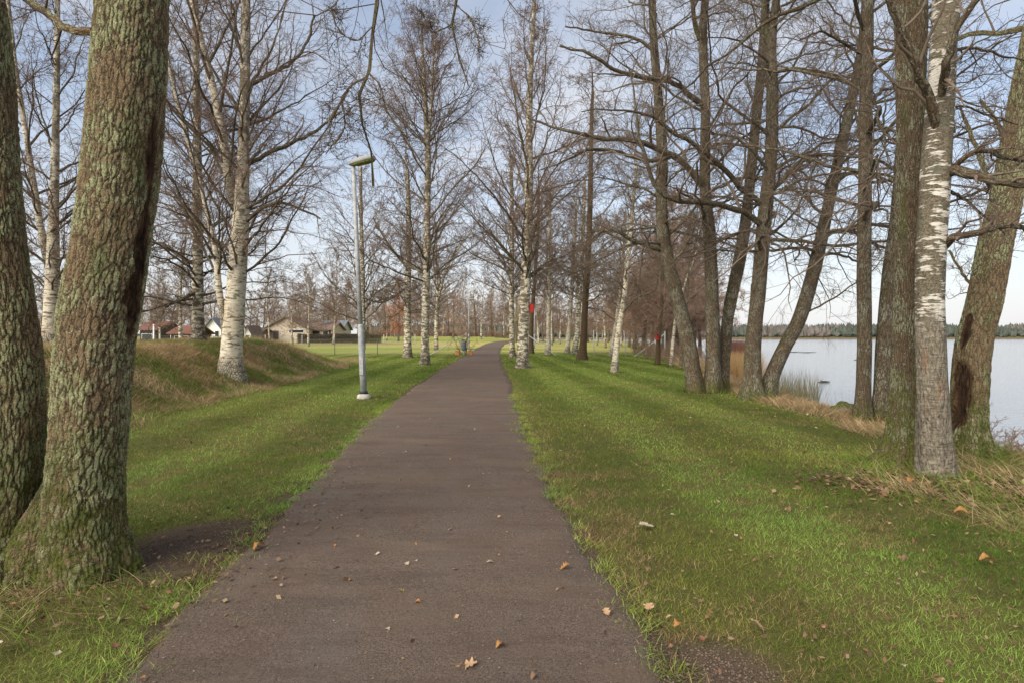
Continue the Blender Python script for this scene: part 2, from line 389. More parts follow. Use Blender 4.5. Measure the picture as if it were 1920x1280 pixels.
# ---------------------------------------------------------------- ground
def grid_axis(lo, hi, fine_lo, fine_hi, step, grow=1.13):
    a = list(np.arange(fine_lo, fine_hi + 1e-6, step)); s = step; x = a[-1]
    while x < hi: s *= grow; x += s; a.append(x)
    s = step; x = a[0]; b = []
    while x > lo: s *= grow; x -= s; b.append(x)
    return np.array(b[::-1] + a)
gx = grid_axis(-1800, 1800, -13, 14, .16); gy = grid_axis(-120, 2200, -1, 24, .16, 1.045)
X, Y = np.meshgrid(gx, gy); Z = gz(X, Y)
pd = pathd(X, Y); Z = Z - 0.02 * (1 - sstep(pd / .15))
nx, ny = len(gx), len(gy); I = np.arange(nx * ny).reshape(ny, nx)
Q = np.stack([I[:-1, :-1], I[:-1, 1:], I[1:, 1:], I[1:, :-1]], -1).reshape(-1, 4)
def dirtmask(x, y):
    """bare earth: by the left tree, along the path edges, bottom right bay"""
    a = 1 - sstep((np.hypot((x + 2.35) / .75, (y - 4.35) / .8) - .55) / .5)
    a2 = 1 - sstep((np.hypot((x + 1.95 + (y - 5.4) * .32) / .22, (y - 5.6) / 1.3) - .6) / .5)
    b = 1 - sstep((np.hypot((x - .98) / .34, (y - 2.75) / .30) - .6) / .5)
    c = 1 - sstep((pathd(x, y) - .04) / .1)
    n = fbm(x, y, .35, 41)
    return np.clip(np.maximum.reduce([a, a2 * .8, b, c]) * 1.25 - n * .55, 0, 1) ** .7
def tallmask(x, y):
    xt = np.interp(y, TOE_Y, TOE_X); n = (fbm(x, y, 1.3, 51) - .5) * 1.4
    bank = sstep((xt - x + .35 + n * .5) / .5) * (1 - sstep((y - 38) / 4))
    xs = np.interp(y, SH_Y, SH_X)
    shore = sstep((x - xs + 1.15 + n * .6) / .5)
    c = 1 - sstep((np.hypot((x - 5.3) / 1.5, (y - 6.3) / 1.6) - .7 + n * .3) / .4)
    c2 = 1 - sstep((np.hypot((x - 5.4) / 1.5, (y - 5.0) / 1.0) - .7 + n * .3) / .4)
    l = 1 - sstep((np.hypot((x + 3.0) / 1.0, (y - 3.35) / .55) - .7 + n * .2) / .4)
    return np.maximum.reduce([bank, shore, c, c2, l * .8])
dm = dirtmask(X, Y); tm = tallmask(X, Y)
m, n_, b, o = material('lawn_ground'); g = G(n_)
v = g.node('ShaderNodeTexCoord').outputs['Object']
mk = g.node('ShaderNodeSeparateXYZ'); g.lk(g.attr('mask'), mk.inputs[0])
sp = g.node('ShaderNodeSeparateXYZ'); g.lk(v, sp.inputs[0])
big = g.noise(v, .28, 4); mid = g.noise(v, 1.7, 5, .65); fine = g.noise(v, 26, 5, .7)
gc = g.mix(g.ramp(mid, .35, .65), (.105, .185, .020), (.22, .26, .045))
gc = g.mix(g.ramp(big, .45, .62, 0, .65), gc, (.26, .235, .06))
gc = g.mix(g.ramp(fine, .35, .7, .0, .55), gc, (.05, .055, .012))
# mowing stripes bending along the path
wv = g.math('SINE', g.math('MULTIPLY', g.math('ADD', g.math('ADD', sp.outputs[0], g.math('MULTIPLY', sp.outputs[1], .045)), g.math('MULTIPLY', big, .3)), 2.9))
gc = g.mix(g.ramp(wv, -.6, .6, .45, 0), gc, (.05, .10, .012)); gc = g.mix(g.ramp(wv, -.6, .6, 0, .35), gc, g.mix(.5, gc, (.20, .24, .06)))
# far field: dry yellow-green bands
ff = g.noise(g.map(v, (.02, .12, 1)), 1.0, 3)
fld = g.mix(g.ramp(ff, .4, .6), (.25, .30, .06), (.44, .37, .13))
gc = g.mix(g.ramp(sp.outputs[1], 50, 66), gc, fld); gc = g.mix(g.ramp(sp.outputs[1], 400, 500), gc, (.06, .06, .035))
soil = g.mix(g.ramp(g.noise(v, 110, 5, .8), .38, .62), (.05, .034, .024), (.15, .105, .075))
dry = g.mix(g.ramp(g.noise(v, 3, 5, .7), .35, .6), (.09, .11, .025), (.27, .18, .09))
c = g.mix(mk.outputs[1], gc, dry)
# near ground under the blades: thatch and earth
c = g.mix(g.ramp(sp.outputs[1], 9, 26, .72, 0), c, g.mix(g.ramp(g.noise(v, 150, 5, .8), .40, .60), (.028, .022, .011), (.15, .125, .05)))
c = g.mix(mk.outputs[0], c, soil); c = g.mix(mk.outputs[2], c, (.16, .12, .07))
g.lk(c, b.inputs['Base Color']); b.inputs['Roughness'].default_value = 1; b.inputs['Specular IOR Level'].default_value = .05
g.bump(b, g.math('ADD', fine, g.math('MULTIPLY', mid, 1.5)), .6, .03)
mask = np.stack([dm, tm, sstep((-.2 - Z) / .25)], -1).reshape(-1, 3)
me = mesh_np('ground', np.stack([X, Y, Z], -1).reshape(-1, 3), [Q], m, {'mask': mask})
tag(link('ground', me), kind='structure')

# water
m, n_, b, o = material('lake_water'); g = G(n_); v = g.node('ShaderNodeTexCoord').outputs['Object']
b.inputs['Base Color'].default_value = (.30, .31, .33, 1); b.inputs['Roughness'].default_value = .12; b.inputs['IOR'].default_value = 1.33
b.inputs['Specular IOR Level'].default_value = .5
rp = g.math('ADD', g.noise(g.map(v, (.8, 2.2, 1)), 2.2, 4, .6), g.math('MULTIPLY', g.noise(g.map(v, (.15, .5, 1)), 1.0, 3), 1.2))
g.bump(b, rp, .35, .05)
me = mesh_np('water', np.array([(-400, -150, WL), (2500, -150, WL), (2500, 1200, WL), (-400, 1200, WL)], float), [np.array([[0, 1, 2, 3]])], m)
tag(link('water', me), kind='structure')

# path
py_ = np.concatenate([np.arange(-5, 24, .045), np.arange(24, 165, .5)]); pt = np.linspace(-1, 1, 41)
c_ = np.interp(py_, PC_Y, PC_X); h_ = np.interp(py_, PW_Y, PW)
def edge(sgn): return h_ - ((fbm(py_ * 0 + sgn * 7, py_, .55, 21) - .5) * .26 + (fbm(py_ * 0 + sgn * 7, py_, 2.2, 25) - .5) * .12)
eL, eR = edge(-1.0), edge(1.0)
PX = c_[:, None] + np.where(pt < 0, pt[None] * eL[:, None], pt[None] * eR[:, None]); PY = np.repeat(py_[:, None], 41, 1)
PZ = gz(PX, PY) + .012 + .02 * (1 - pt[None] ** 2) - .03 * (np.abs(pt[None]) > .99)
I = np.arange(PX.size).reshape(PX.shape); Q = np.stack([I[:-1, :-1], I[:-1, 1:], I[1:, 1:], I[1:, :-1]], -1).reshape(-1, 4)
m, n_, b, o = material('gravel_path'); g = G(n_); v = g.node('ShaderNodeTexCoord').outputs['Object']
f1 = g.math('ADD', g.math('MULTIPLY', g.noise(v, 260, 3, .8), .6), g.math('MULTIPLY', g.noise(v, 75, 4, .8), .4)); f2 = g.noise(v, 1.6, 4, .6); f3 = g.noise(g.map(v, (1, .25, 1)), 2.4, 3)
c = g.mix(g.ramp(f1, .40, .60), (.036, .027, .020), (.285, .215, .165))
c = g.mix(g.ramp(f2, .4, .65, 0, .5), c, (.15, .10, .075))
c = g.mix(g.ramp(f3, .5, .7, 0, .35), c, (.16, .138, .120))
c = g.mix(g.ramp(g.noise(g.map(v, (.7, 2.4, 1)), 1.5, 5, .7), .45, .65, 0, .28), c, (.052, .038, .029))
c = g.mix(g.ramp(g.noise(g.map(v, (.5, 1.2, 1)), .9, 4, .6), .52, .66, 0, .45), c, (.20, .145, .10))
st = g.vor(v, 95, 'F1'); sc_ = g.vor(v, 95, 'F1', 'Color'); sr = g.node('ShaderNodeSeparateColor'); g.lk(sc_, sr.inputs[0])
spk = g.math('MULTIPLY', g.ramp(st, .10, .25, 1, 0), g.ramp(sr.outputs[0], .95, .97))
c = g.mix(spk, c, (.40, .36, .33))
g.lk(c, b.inputs['Base Color']); b.inputs['Roughness'].default_value = .95; b.inputs['Specular IOR Level'].default_value = .08
g.bump(b, g.math('ADD', f1, g.math('MULTIPLY', g.noise(v, 14, 4), 1.2)), 1.0, .010)
me = mesh_np('path', np.stack([PX, PY, PZ], -1).reshape(-1, 3), [Q], m)
tag(link('path', me), kind='structure')

# ---------------------------------------------------------------- grass
def blade_mesh(name, x, y, L, wd, col, lean, ang=None, droop=.5, seg=2, z=None, tipc=1.15, mat=None):
    n = len(x); r = rng; z = gz(x, y) if z is None else z
    a = r.uniform(0, 2 * PI, n) if ang is None else ang
    f = r.uniform(0, 2 * PI, n)
    dx, dy = np.cos(a), np.sin(a); sx, sy = np.cos(f), np.sin(f)
    V = []; 
    for k in range(seg + 1):
        t = k / seg; u = lean * (t + droop * t * t); hgt = t * (1 - .35 * droop * t * lean)
        cx = x + dx * L * u; cy = y + dy * L * u; cz = z - .01 + L * hgt * np.sqrt(np.clip(1 - (lean * .75) ** 2, .08, 1))
        ww = wd * (1 - t) ** .6 * .5
        if k < seg:
            V.append(np.stack([cx - sx * ww, cy - sy * ww, cz], -1)); V.append(np.stack([cx + sx * ww, cy + sy * ww, cz], -1))
        else: V.append(np.stack([cx, cy, cz], -1))
    nv = 2 * seg + 1; V = np.stack(V, 1); base = (np.arange(n) * nv)[:, None]
    fs = [np.concatenate([base + np.array([[2 * k, 2 * k + 1, 2 * k + 3, 2 * k + 2]]) for k in range(seg - 1)])] if seg > 1 else []
    fs.append(base + np.array([[2 * seg - 2, 2 * seg - 1, 2 * seg]]))
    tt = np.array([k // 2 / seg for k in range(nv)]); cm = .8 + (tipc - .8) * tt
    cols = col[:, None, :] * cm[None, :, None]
    return mesh_np(name, V.reshape(-1, 3), fs, mat or M['blade'], cols=cols.reshape(-1, 3), smooth=False)
def lerp(a, b, t): return a * (1 - t[:, None]) + b * t[:, None]
GR = np.array((.105, .205, .020)); GY = np.array((.27, .30, .05)); ST = np.array((.36, .27, .12)); BR = np.array((.17, .095, .05)); GB = np.array((.11, .165, .04))
def lawncol(x, y):
    n = len(x); a = fbm(x, y, 1.1, 61); b_ = fbm(x, y, .35, 63); c = np.interp(y, PC_Y, PC_X)
    c0 = lerp(GR[None], GY[None], np.clip((a - .3) * 1.6 + rng.normal(0, .22, n), 0, 1))
    stripe = .5 + .5 * np.sin((x + y * .045 + fbm(x, y, 3.5, 77) * .3) * 2.9)
    c0 = lerp(c0, GB[None] * 1.5, sstep(stripe) * .5) * (.70 + .64 * sstep(.5 + (stripe - .5) * 1.5) + .5 * (fbm(x, y, .8, 68) - .5))[:, None]
    dry = np.clip((b_ - .50) * 3.2, 0, .75) + np.clip(.55 - np.abs(x - c - np.interp(y, PW_Y, PW) - .25) * 1.4, 0, .4)
    isd = rng.random(n) < dry * .8 + .08
    c0[isd] = lerp(np.repeat(ST[None], isd.sum(), 0), np.repeat(BR[None], isd.sum(), 0), rng.random(isd.sum()) ** 1.4)
    dk = np.clip((fbm(x, y, .22, 69) - .62) * 5, 0, .8); c0 = lerp(c0, np.repeat(np.array((.07, .05, .025))[None], n, 0), dk * (rng.random(n) < .7))
    yl = np.clip((fbm(x, y, 1.6, 66) - .50) * 4, 0, .25); c0 = lerp(c0, GY[None] * 1.35, yl)
    return c0 * rng.uniform(.55, 1.55, n)[:, None]
bins = [(1.6, 3.2, 9500, .0035, .040), (3.2, 5, 7500, .004, .042), (5, 8, 3900, .005, .043), (8, 13, 1250, .008, .046), (13, 21, 480, .013, .050), (21, 34, 150, .024, .056), (34, 56, 45, .045, .065)]
gxs, gys, gl, gw = [], [], [], []
for y0, y1, den, wd, ln in bins:
    xl, xr = -y1 * .95 - 1.2, min(y1 * .95 + 1.2, 14)
    xl = max(xl, -14)
    n = int((xr - xl) * (y1 - y0) * den); x = rng.uniform(xl, xr, n); y = rng.uniform(y0, y1, n)
    keep = (pathd(x, y) > -.04 + rng.exponential(.03, n) * 0) & (rng.random(n) > dirtmask(x, y) * 1.15) & (rng.random(n) > tallmask(x, y) * .6) & (x < np.interp(y, SH_Y, SH_X) + .8)
    keep &= (np.abs(x) < y * .95 + 1.2) & (rng.random(n) < .1 + 1.3 * fbm(x, y, .16, 91))
    x, y = x[keep], y[keep]; gxs.append(x); gys.append(y)
    gl.append(ln * rng.uniform(.6, 1.45, len(x)) * (.7 + .6 * fbm(x, y, .25, 95))); gw.append(wd * rng.uniform(.7, 1.3, len(x)))
x = np.concatenate(gxs); y = np.concatenate(gys); L = np.concatenate(gl); wd = np.concatenate(gw)
print('lawn blades', len(x))
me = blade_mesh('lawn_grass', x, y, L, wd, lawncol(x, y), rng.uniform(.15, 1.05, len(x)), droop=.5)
tag(link('lawn_grass', me), 'short mown green and yellowing lawn grass on both sides of the path', 'grass', kind='stuff')
# tufts creeping in over the path edge
cx, cy = [], []
for k in range(520):
    yy = rng.uniform(2.2, 16); sg = rng.choice([-1, 1]); c0 = np.interp(yy, PC_Y, PC_X) + sg * (np.interp(yy, PW_Y, PW) + rng.normal(.02, .09))
    nn = rng.integers(20, 80); cx.append(c0 + rng.normal(0, .045, nn)); cy.append(yy + rng.normal(0, .045, nn))
for qx, qy, nn in ((-1.72, 2.75, 60), (-1.52, 3.15, 25), (-.9, 3.05, 0)):
    if nn: cx.append(qx + rng.normal(0, .03, nn)); cy.append(qy + rng.normal(0, .03, nn))
x = np.concatenate(cx); y = np.concatenate(cy); n = len(x)
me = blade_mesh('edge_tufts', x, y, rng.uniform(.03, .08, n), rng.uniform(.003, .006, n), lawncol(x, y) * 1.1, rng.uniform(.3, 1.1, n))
tag(link('edge_tufts', me), 'ragged grass tufts creeping over the edges of the gravel path', 'grass', kind='stuff')
# long grass: bank, shore, tree feet
def tallgrass(name, label, x0, x1, y0, y1, den, Lr, wr, dryf, far=0, maskf=None, leanr=(.4, 1.2), seg=3, greens=None):
    n = int((x1 - x0) * (y1 - y0) * den); x = rng.uniform(x0, x1, n); y = rng.uniform(y0, y1, n)
    mk_ = tallmask(x, y) if maskf is None else maskf(x, y)
    k = (rng.random(n) < mk_) & (gz(x, y) > WL - .15) & (pathd(x, y) > .05) & (rng.random(n) < .25 + 1.1 * fbm(x, y, .4, 33))
    x, y = x[k], y[k]; n = len(x)
    pn = fbm(x, y, 1.1, 71) * .6 + fbm(x, y, .4, 72) * .4
    dr = np.clip((pn - (1 - dryf)) * 5 + .5, 0, 1); isd = rng.random(n) < dr * .9 + .05
    gn = greens if greens is not None else np.array((.15, .26, .035))
    col = lerp(np.repeat(gn[None], n, 0), np.repeat(GY[None] * .95, n, 0), rng.random(n) * .6)
    dc = lerp(np.repeat(np.array((.66, .50, .28))[None], n, 0), np.repeat(np.array((.40, .25, .13))[None], n, 0), rng.random(n))
    col[isd] = dc[isd]; col *= rng.uniform(.7, 1.25, n)[:, None]
    L = rng.uniform(*Lr, n) * (.6 + .8 * fbm(x, y, .7, 44)); L[isd] *= 1.15
    ang = fbm(x, y, 1.2, 47) * 8 + rng.normal(0, 1.1, n)
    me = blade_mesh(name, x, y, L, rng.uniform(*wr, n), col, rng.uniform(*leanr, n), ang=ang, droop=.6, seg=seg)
    return tag(link(name, me), label, 'grass', kind='stuff')
tallgrass('bank_grass', 'long rough green and straw coloured grass covering the earth bank', -15, -6, 6.5, 24, 1000, (.09, .24), (.006, .011), .50)
tallgrass('bank_grass', 'long dry grass on the far end of the bank near the wire fence', -19, -8, 24, 42, 260, (.14, .34), (.012, .022), .50)
tallgrass('bank_grass', 'rough grass behind the big lichen covered tree at the left edge', -13, -5.7, 1, 6.5, 500, (.12, .3), (.006, .01), .5)
tallgrass('shore_grass', 'long green and brown grass around the trunks at the near right', 3.2, 9, 3.2, 9.5, 1400, (.08, .24), (.004, .008), .50)
tallgrass('shore_grass', 'matted brown grass fringe along the lake shore', 5, 11, 9.5, 24, 900, (.09, .24), (.007, .012), .82)
tallgrass('shore_grass', 'tall straw coloured grass on the far shore strip under the brown trees', 7, 30, 24, 75, 110, (.3, .8), (.03, .05), .86)
tallgrass('tree_foot_grass', 'tufts of bent grass at the foot of the left tree', -5, -1.9, 2.4, 4.3, 1300, (.07, .17), (.004, .007), .4)
def foot_rings(pts, label):
    xs, ys = [], []
    for (fx, fy, fr, nn) in pts:
        a = rng.uniform(0, 2 * PI, nn); rr = fr * rng.uniform(.95, 1.5, nn); xs.append(fx + np.cos(a) * rr); ys.append(fy + np.sin(a) * rr)
    x = np.concatenate(xs); y = np.concatenate(ys); n = len(x); col = lawncol(x, y) * .8
    me = blade_mesh('tree_foot_grass', x, y, rng.uniform(.06, .17, n), rng.uniform(.012, .02, n), col, rng.uniform(.2, .8, n))
    tag(link('tree_foot_grass', me), label, 'grass', kind='stuff')

# ---------------------------------------------------------------- trees
def unit(v): return v / (np.linalg.norm(v, axis=-1, keepdims=True) + 1e-9)
def growN(S, D, L, r0, r1, K, wander, trop, gain=0.0, r=rng):
    """grow N branches with K segments"""
    N = len(S); P = np.empty((N, K + 1, 3)); P[:, 0] = S; Dc = D.copy(); drift = r.normal(0, wander * .6, (N, 3))
    for k in range(K):
        Dc = unit(Dc + r.normal(0, wander, (N, 3)) + drift * (1 if k % 2 else -.6) + np.asarray(trop) * (1 + gain * k))
        P[:, k + 1] = P[:, k] + Dc * (L / K)[:, None]
    t = np.linspace(0, 1, K + 1)[None]
    Rr = r0[:, None] * (1 - t) + r1[:, None] * t
    return P, Rr
def kids(P, Rr, L, per, tmin, tmax, ang, lratio, rratio, rmin, upb=0.0, r=rng, flat=0.0):
    """children of every branch: returns S, D, L, r0"""
    N, K1, _ = P.shape; n = N * per
    pi = np.repeat(np.arange(N), per)
    t = (np.tile(np.arange(per), N) + r.uniform(0, 1, n)) / per; t = tmin + (tmax - tmin) * t
    s = t * (K1 - 1); i = np.clip(s.astype(int), 0, K1 - 2); f = (s - i)[:, None]
    S = P[pi, i] * (1 - f) + P[pi, i + 1] * f; T = unit(P[pi, i + 1] - P[pi, i])
    rr = Rr[pi, i] * (1 - f[:, 0]) + Rr[pi, i + 1] * f[:, 0]
    q = unit(np.cross(T, r.normal(0, 1, (n, 3))))
    if flat: q = unit(q * np.array([1, 1, 1 - flat]))
    a = np.radians(ang) * r.uniform(.65, 1.3, n)
    D = unit(T * np.cos(a)[:, None] + q * np.sin(a)[:, None] + np.array([0, 0, upb]))
    Lc = L[pi] * lratio * (1 - .55 * t) * r.uniform(.6, 1.35, n)
    return S, D, Lc, np.maximum(rr * rratio, rmin)
STYLE = {
    'birch': dict(el=(38, 62), wander=.16, trop=(0, 0, .05), t2=(0, 0, -.01), t3=(0, 0, -.10), t4=(0, 0, -.16), a2=38, a3=40, a4=36, twig='twig_red', buds=.12, kids=(7, 7, 5)),
    'alder': dict(el=(22, 58), wander=.24, trop=(0, 0, -.035), t2=(0, 0, .03), t3=(0, 0, .02), t4=(0, 0, .0), a2=48, a3=48, a4=46, twig='twig', buds=.35, kids=(7, 6, 6)),
}
def crown(name, limbs, style, tw, dens, parent, twig=None, r=rng, lv=4, limbmat=None):
    """limbs: P list [(pts(K,3), r0, r1)] -> one crown mesh with three more orders of twigs"""
    st = STYLE[style]; K = 16
    P = np.stack([spline(p, K + 1) for p, a, b in limbs]); Rr = np.stack([np.maximum(a, tw) if np.ndim(a) else np.linspace(a, max(b, tw), K + 1) for p, a, b in limbs])
    L = np.linalg.norm(np.diff(P, axis=1), axis=2).sum(1)
    Vs, Fs, Bs, off = [], [], [], 0
    def put(P, Rr, sides):
        nonlocal off
        V, Q, bc = tubes(P, Rr, sides); Vs.append(V); Fs.append(Q + off); Bs.append(bc); off += len(V)
    Pj = P.copy(); Pj[:, 2:-1] += r.normal(0, 1, Pj[:, 2:-1].shape) * np.minimum(L[:, None, None] * .0045, .02); P = Pj
    if limbmat:
        V, Q, bc = tubes(P, Rr * (1 + r.normal(0, .05, Rr.shape)), 9)
        link('limbs', mesh_np('limbs', V, [Q], M[limbmat], {'bc': bc + np.array([0, 0, 4.])}), parent)
    else: put(P, Rr, 6)
    kk = [max(2, int(round(q * dens))) for q in st['kids']]
    S, D, L2, r2 = kids(P, Rr, L, kk[0] + 2, .12, .98, st['a2'], .50, .55, tw * 1.3, .12 if style == 'alder' else .18, r)
    P2, R2 = growN(S, D, L2, r2, np.full(len(S), tw), 7, st['wander'], st['t2'], .1, r); put(P2, R2, 4)
    S, D, L3, r3 = kids(P2, R2, L2, kk[1], .10, 1.0, st['a3'], .52, .6, tw * .95, .04, r)
    P3, R3 = growN(S, D, L3, np.minimum(r3, tw * 1.8), np.full(len(S), tw * .75), 5, st['wander'] * 1.15, st['t3'], .2, r); put(P3, R3, 3)
    if lv >= 4:
        S, D, L4, r4 = kids(P3, R3, L3, kk[2], .12, 1.0, st['a4'], .55, .7, tw * .65, 0, r)
        L4 = np.maximum(L4, .12)
        P4, R4 = growN(S, D, L4, np.full(len(S), tw * .75), np.full(len(S), tw * .4), 2, st['wander'] * 1.2, st['t4'], .3, r); put(P4, R4, 3)
        tips = P4[:, -1][r.random(len(P4)) < st['buds']]
    else: tips = P3[:, -1][r.random(len(P3)) < st['buds']]
    if len(tips):
        o6 = np.array([(1, 0, 0), (-.5, .87, 0), (-.5, -.87, 0), (0, 0, 1.5), (0, 0, -1.5)]); q = tw * 1.7
        V = tips[:, None] + o6[None] * q * r.uniform(.7, 1.5, (len(tips), 1, 1)); n = len(tips)
        tri = np.array([(0, 1, 3), (1, 2, 3), (2, 0, 3), (1, 0, 4), (2, 1, 4), (0, 2, 4)])
        T = (tri[None] + (np.arange(n) * 5)[:, None, None] + off).reshape(-1, 3)
        Vs.append(V.reshape(-1, 3)); Bs.append(np.zeros((n * 5, 3)));
        Fall = [np.concatenate(Fs), T]
    else: Fall = [np.concatenate(Fs)]
    me = mesh_np(name, np.concatenate(Vs), Fall, M[twig or st['twig']])
    return link(name, me, parent), (P, Rr, L)
def trunk_verts(pts, rad, sides, K, flare=.35, lobes=5, rough=.05, seed=0, flare_h=.35, dents=()):
    p = np.column_stack([pts, rad]); q = spline(p, K); P = q[:, :3]; rr = q[:, 3]
    V, Q, bc = tubes(P[None], rr[None], sides)
    S = bc.reshape(K, sides, 3)[:, :, 2]; a = np.arange(sides) * 2 * PI / sides
    ctr = np.repeat(P[:, None], sides, 1); V = V.reshape(K, sides, 3)
    s0 = S - .3
    rg = np.random.default_rng(seed); ph = rg.uniform(0, 6.28, 4)
    lob = .5 + .5 * np.sin(lobes * a + ph[0] + .8 * np.sin(2 * a + ph[1]))
    f = 1 + flare * np.exp(-np.clip(s0, 0, 9) / flare_h) * (.35 + .9 * lob[None])
    f = f + rough * (vnoise(np.cos(a)[None] * 1.3 + S * .9, np.sin(a)[None] * 1.3 + S * .6, .6, seed) - .5) * 2 + rough * .8 * (vnoise(np.cos(a)[None] * 2 + ph[2], S * 1.2 + np.sin(a)[None] * 2, .5, seed + 5) - .5)
    V = ctr + (V - ctr) * f[..., None]; scar = np.zeros(V.shape)
    for (dc, rh, rv, dep, lean) in dents:
        dz = V[..., 2] - dc[2]; dh = np.hypot(V[..., 0] - dc[0] - lean * dz, V[..., 1] - dc[1])
        nn = (vnoise(V[..., 0] + V[..., 1], V[..., 2], .05, seed + 3) - .5) * .5 + (vnoise(V[..., 0] + V[..., 1], V[..., 2], .2, seed + 4) - .5) * .5
        w_ = sstep(1.25 - np.sqrt((dh / rh) ** 2 + (dz / rv) ** 2) + nn); V = ctr + (V - ctr) * (1 - dep * w_)[..., None]; scar[..., 0] = np.maximum(scar[..., 0], w_)
    trunk_verts.scar = scar.reshape(-1, 3)
    return V.reshape(-1, 3), Q, bc, P, rr
def px_line(spec, Y0):
    """[(px,py,halfwidth px[,dY])] -> points, radii"""
    P, Rr = [], []
    for s in spec:
        Yq = Y0 + (s[3] if len(s) > 3 else 0); P.append(WP(s[0], s[1], Yq)); Rr.append(s[2] / F * Yq * .95 / math.sqrt(1 + ((s[0] - 960) / F) ** 2))
    return np.array(P), np.array(Rr)
def limbs_from(P, rr, n, z0, Lm, style, r, rfac=.45, side=None, az0=None):
    """scatter n limbs on a trunk centre line P (K,3)"""
    st = STYLE[style]; zt = P[-1, 2]; out_ = []
    zz_ = z0 + (zt - z0) * ((np.arange(n) + r.random(n)) / n) ** (1.75 if style == 'birch' else 1.35) * .93
    az = r.uniform(0, 6.28) if az0 is None else az0
    for z in zz_:
        az += 2.4 + r.normal(0, .35); i = min(int(np.searchsorted(P[:, 2], z)), len(P) - 1); s = P[i]; f = (z - z0) / (zt - z0)
        el = R(st['el'][0] + (st['el'][1] - st['el'][0]) * f + r.normal(0, 9)); Ln = Lm * (1 - .64 * f) * r.uniform(.65, 1.25)
        if style == 'birch': Ln *= .72 + .6 * math.sin(PI * min(1, f * 1.1 + .15))
        a = az
        D = np.array([[math.cos(a) * math.cos(el), math.sin(a) * math.cos(el), math.sin(el)]])
        r0 = min(rr[i] * rfac, Ln * .0085 + .006)
        trop = np.array(st['trop']) + (np.array([0, 0, -.03]) if f < .3 else 0)
        Pq, _ = growN(s[None], D, np.array([Ln]), np.array([r0]), np.array([.004]), 9, st['wander'] * .62, trop, .0, r)
        out_.append((Pq[0], r0, .004))
    return out_
FEET = []
def tree(name, label, spec, Y0, style='alder', mat='bark', H=None, nl=26, z0=None, Lm=4.0, dens=1.0, tw=None, seed=1, extra_stems=(), limbs=(), group=None,
         sides=20, K=50, flare=.35, rough=.05, twig=None, cat='tree', lv=4, lobes=5, flare_h=.35, branchy_stems=True, dents=()):
    """spec: trunk pixels from foot upward (half widths in px); extends to height H"""
    r = np.random.default_rng(seed); STY = style
    fp = spec[0]; gx0 = (fp[0] - 960) / F * Y0; base = np.array([gx0, Y0, gnd(gx0, Y0)])
    root = empty(name, base, label, cat, group)
    Vs, Fs, Bs, off = [], [], [], 0; allimbs = []; Scs = []; tw = tw or max(.0026, min(Y0 * .00023, .0045 + Y0 * .00009))
    for si, (sp_, sty) in enumerate([(spec, None)] + [(e, None) for e in extra_stems]):
        P, rr = px_line(sp_, Y0)
        isfoot = P[0, 2] < base[2] + .5
        if isfoot:
            P = np.vstack([P[0] + np.array([0, 0, -.02]), P[0] + (P[1] - P[0]) * .12, P[1:]]) if False else P
            d0 = P[0].copy(); d0[2] = gnd(P[0, 0], P[0, 1]) - .3
            P = np.vstack([d0, P]); rr = np.concatenate([[rr[0] * 1.02], rr])
        Ht = H or 16
        if P[-1, 2] >= Ht - .5: Ht = P[-1, 2] + 3.5
        if P[-1, 2] < Ht - .5 and not (len(sp_[-1]) > 4):
            dr = unit(P[-1] - P[-2]); q = P[-1].copy(); r0 = rr[-1]; nst = 5; step = (Ht - P[-1, 2]) / nst
            for k in range(nst):
                dr = unit(dr * np.array([.75, .75, 1]) + r.normal(0, .05, 3)); q = q + dr * step / max(dr[2], .5); P = np.vstack([P, q]); rr = np.append(rr, max(tw * 1.2, r0 * (1 - (k + 1) / nst)))
        Kk = K if si == 0 else int(K * .8)
        V, Q, bc, Pc, rc = trunk_verts(P, rr, sides, Kk, flare if isfoot else 0, lobes, rough, seed + si, flare_h, dents)
        Scs.append(trunk_verts.scar); Vs.append(V); Fs.append(Q + off); Bs.append(bc); off += len(V)
        zz0 = z0 if z0 is not None else 3.0
        if si == 0 or branchy_stems: allimbs += limbs_from(Pc, rc, int(nl * 1.35) if si == 0 else max(6, int(nl * .9)), max(zz0, Pc[0, 2] + .5), Lm, STY, r)
        if isfoot: FEET.append((Pc[0, 0], Pc[0, 1], rc[3] * 1.1, 160))
    for lb in limbs:
        P, rr = px_line(lb, Y0); q4 = spline(np.column_stack([P, rr * .92]), 17); allimbs.append((q4[:, :3], np.maximum(q4[:, 3], .003), .003))
    V = np.concatenate(Vs) - base
    me = mesh_np('trunk', V, [np.concatenate(Fs)], M[mat], {'bc': np.concatenate(Bs), 'scar': np.concatenate(Scs)})
    link('trunk', me, root)
    al = [(p - base, a, b_) for p, a, b_ in allimbs]
    if al: crown('crown', al, STY, tw, dens, root, twig, r, lv, 'bark_near' if mat == 'bark_near' else 'bark')
    return root

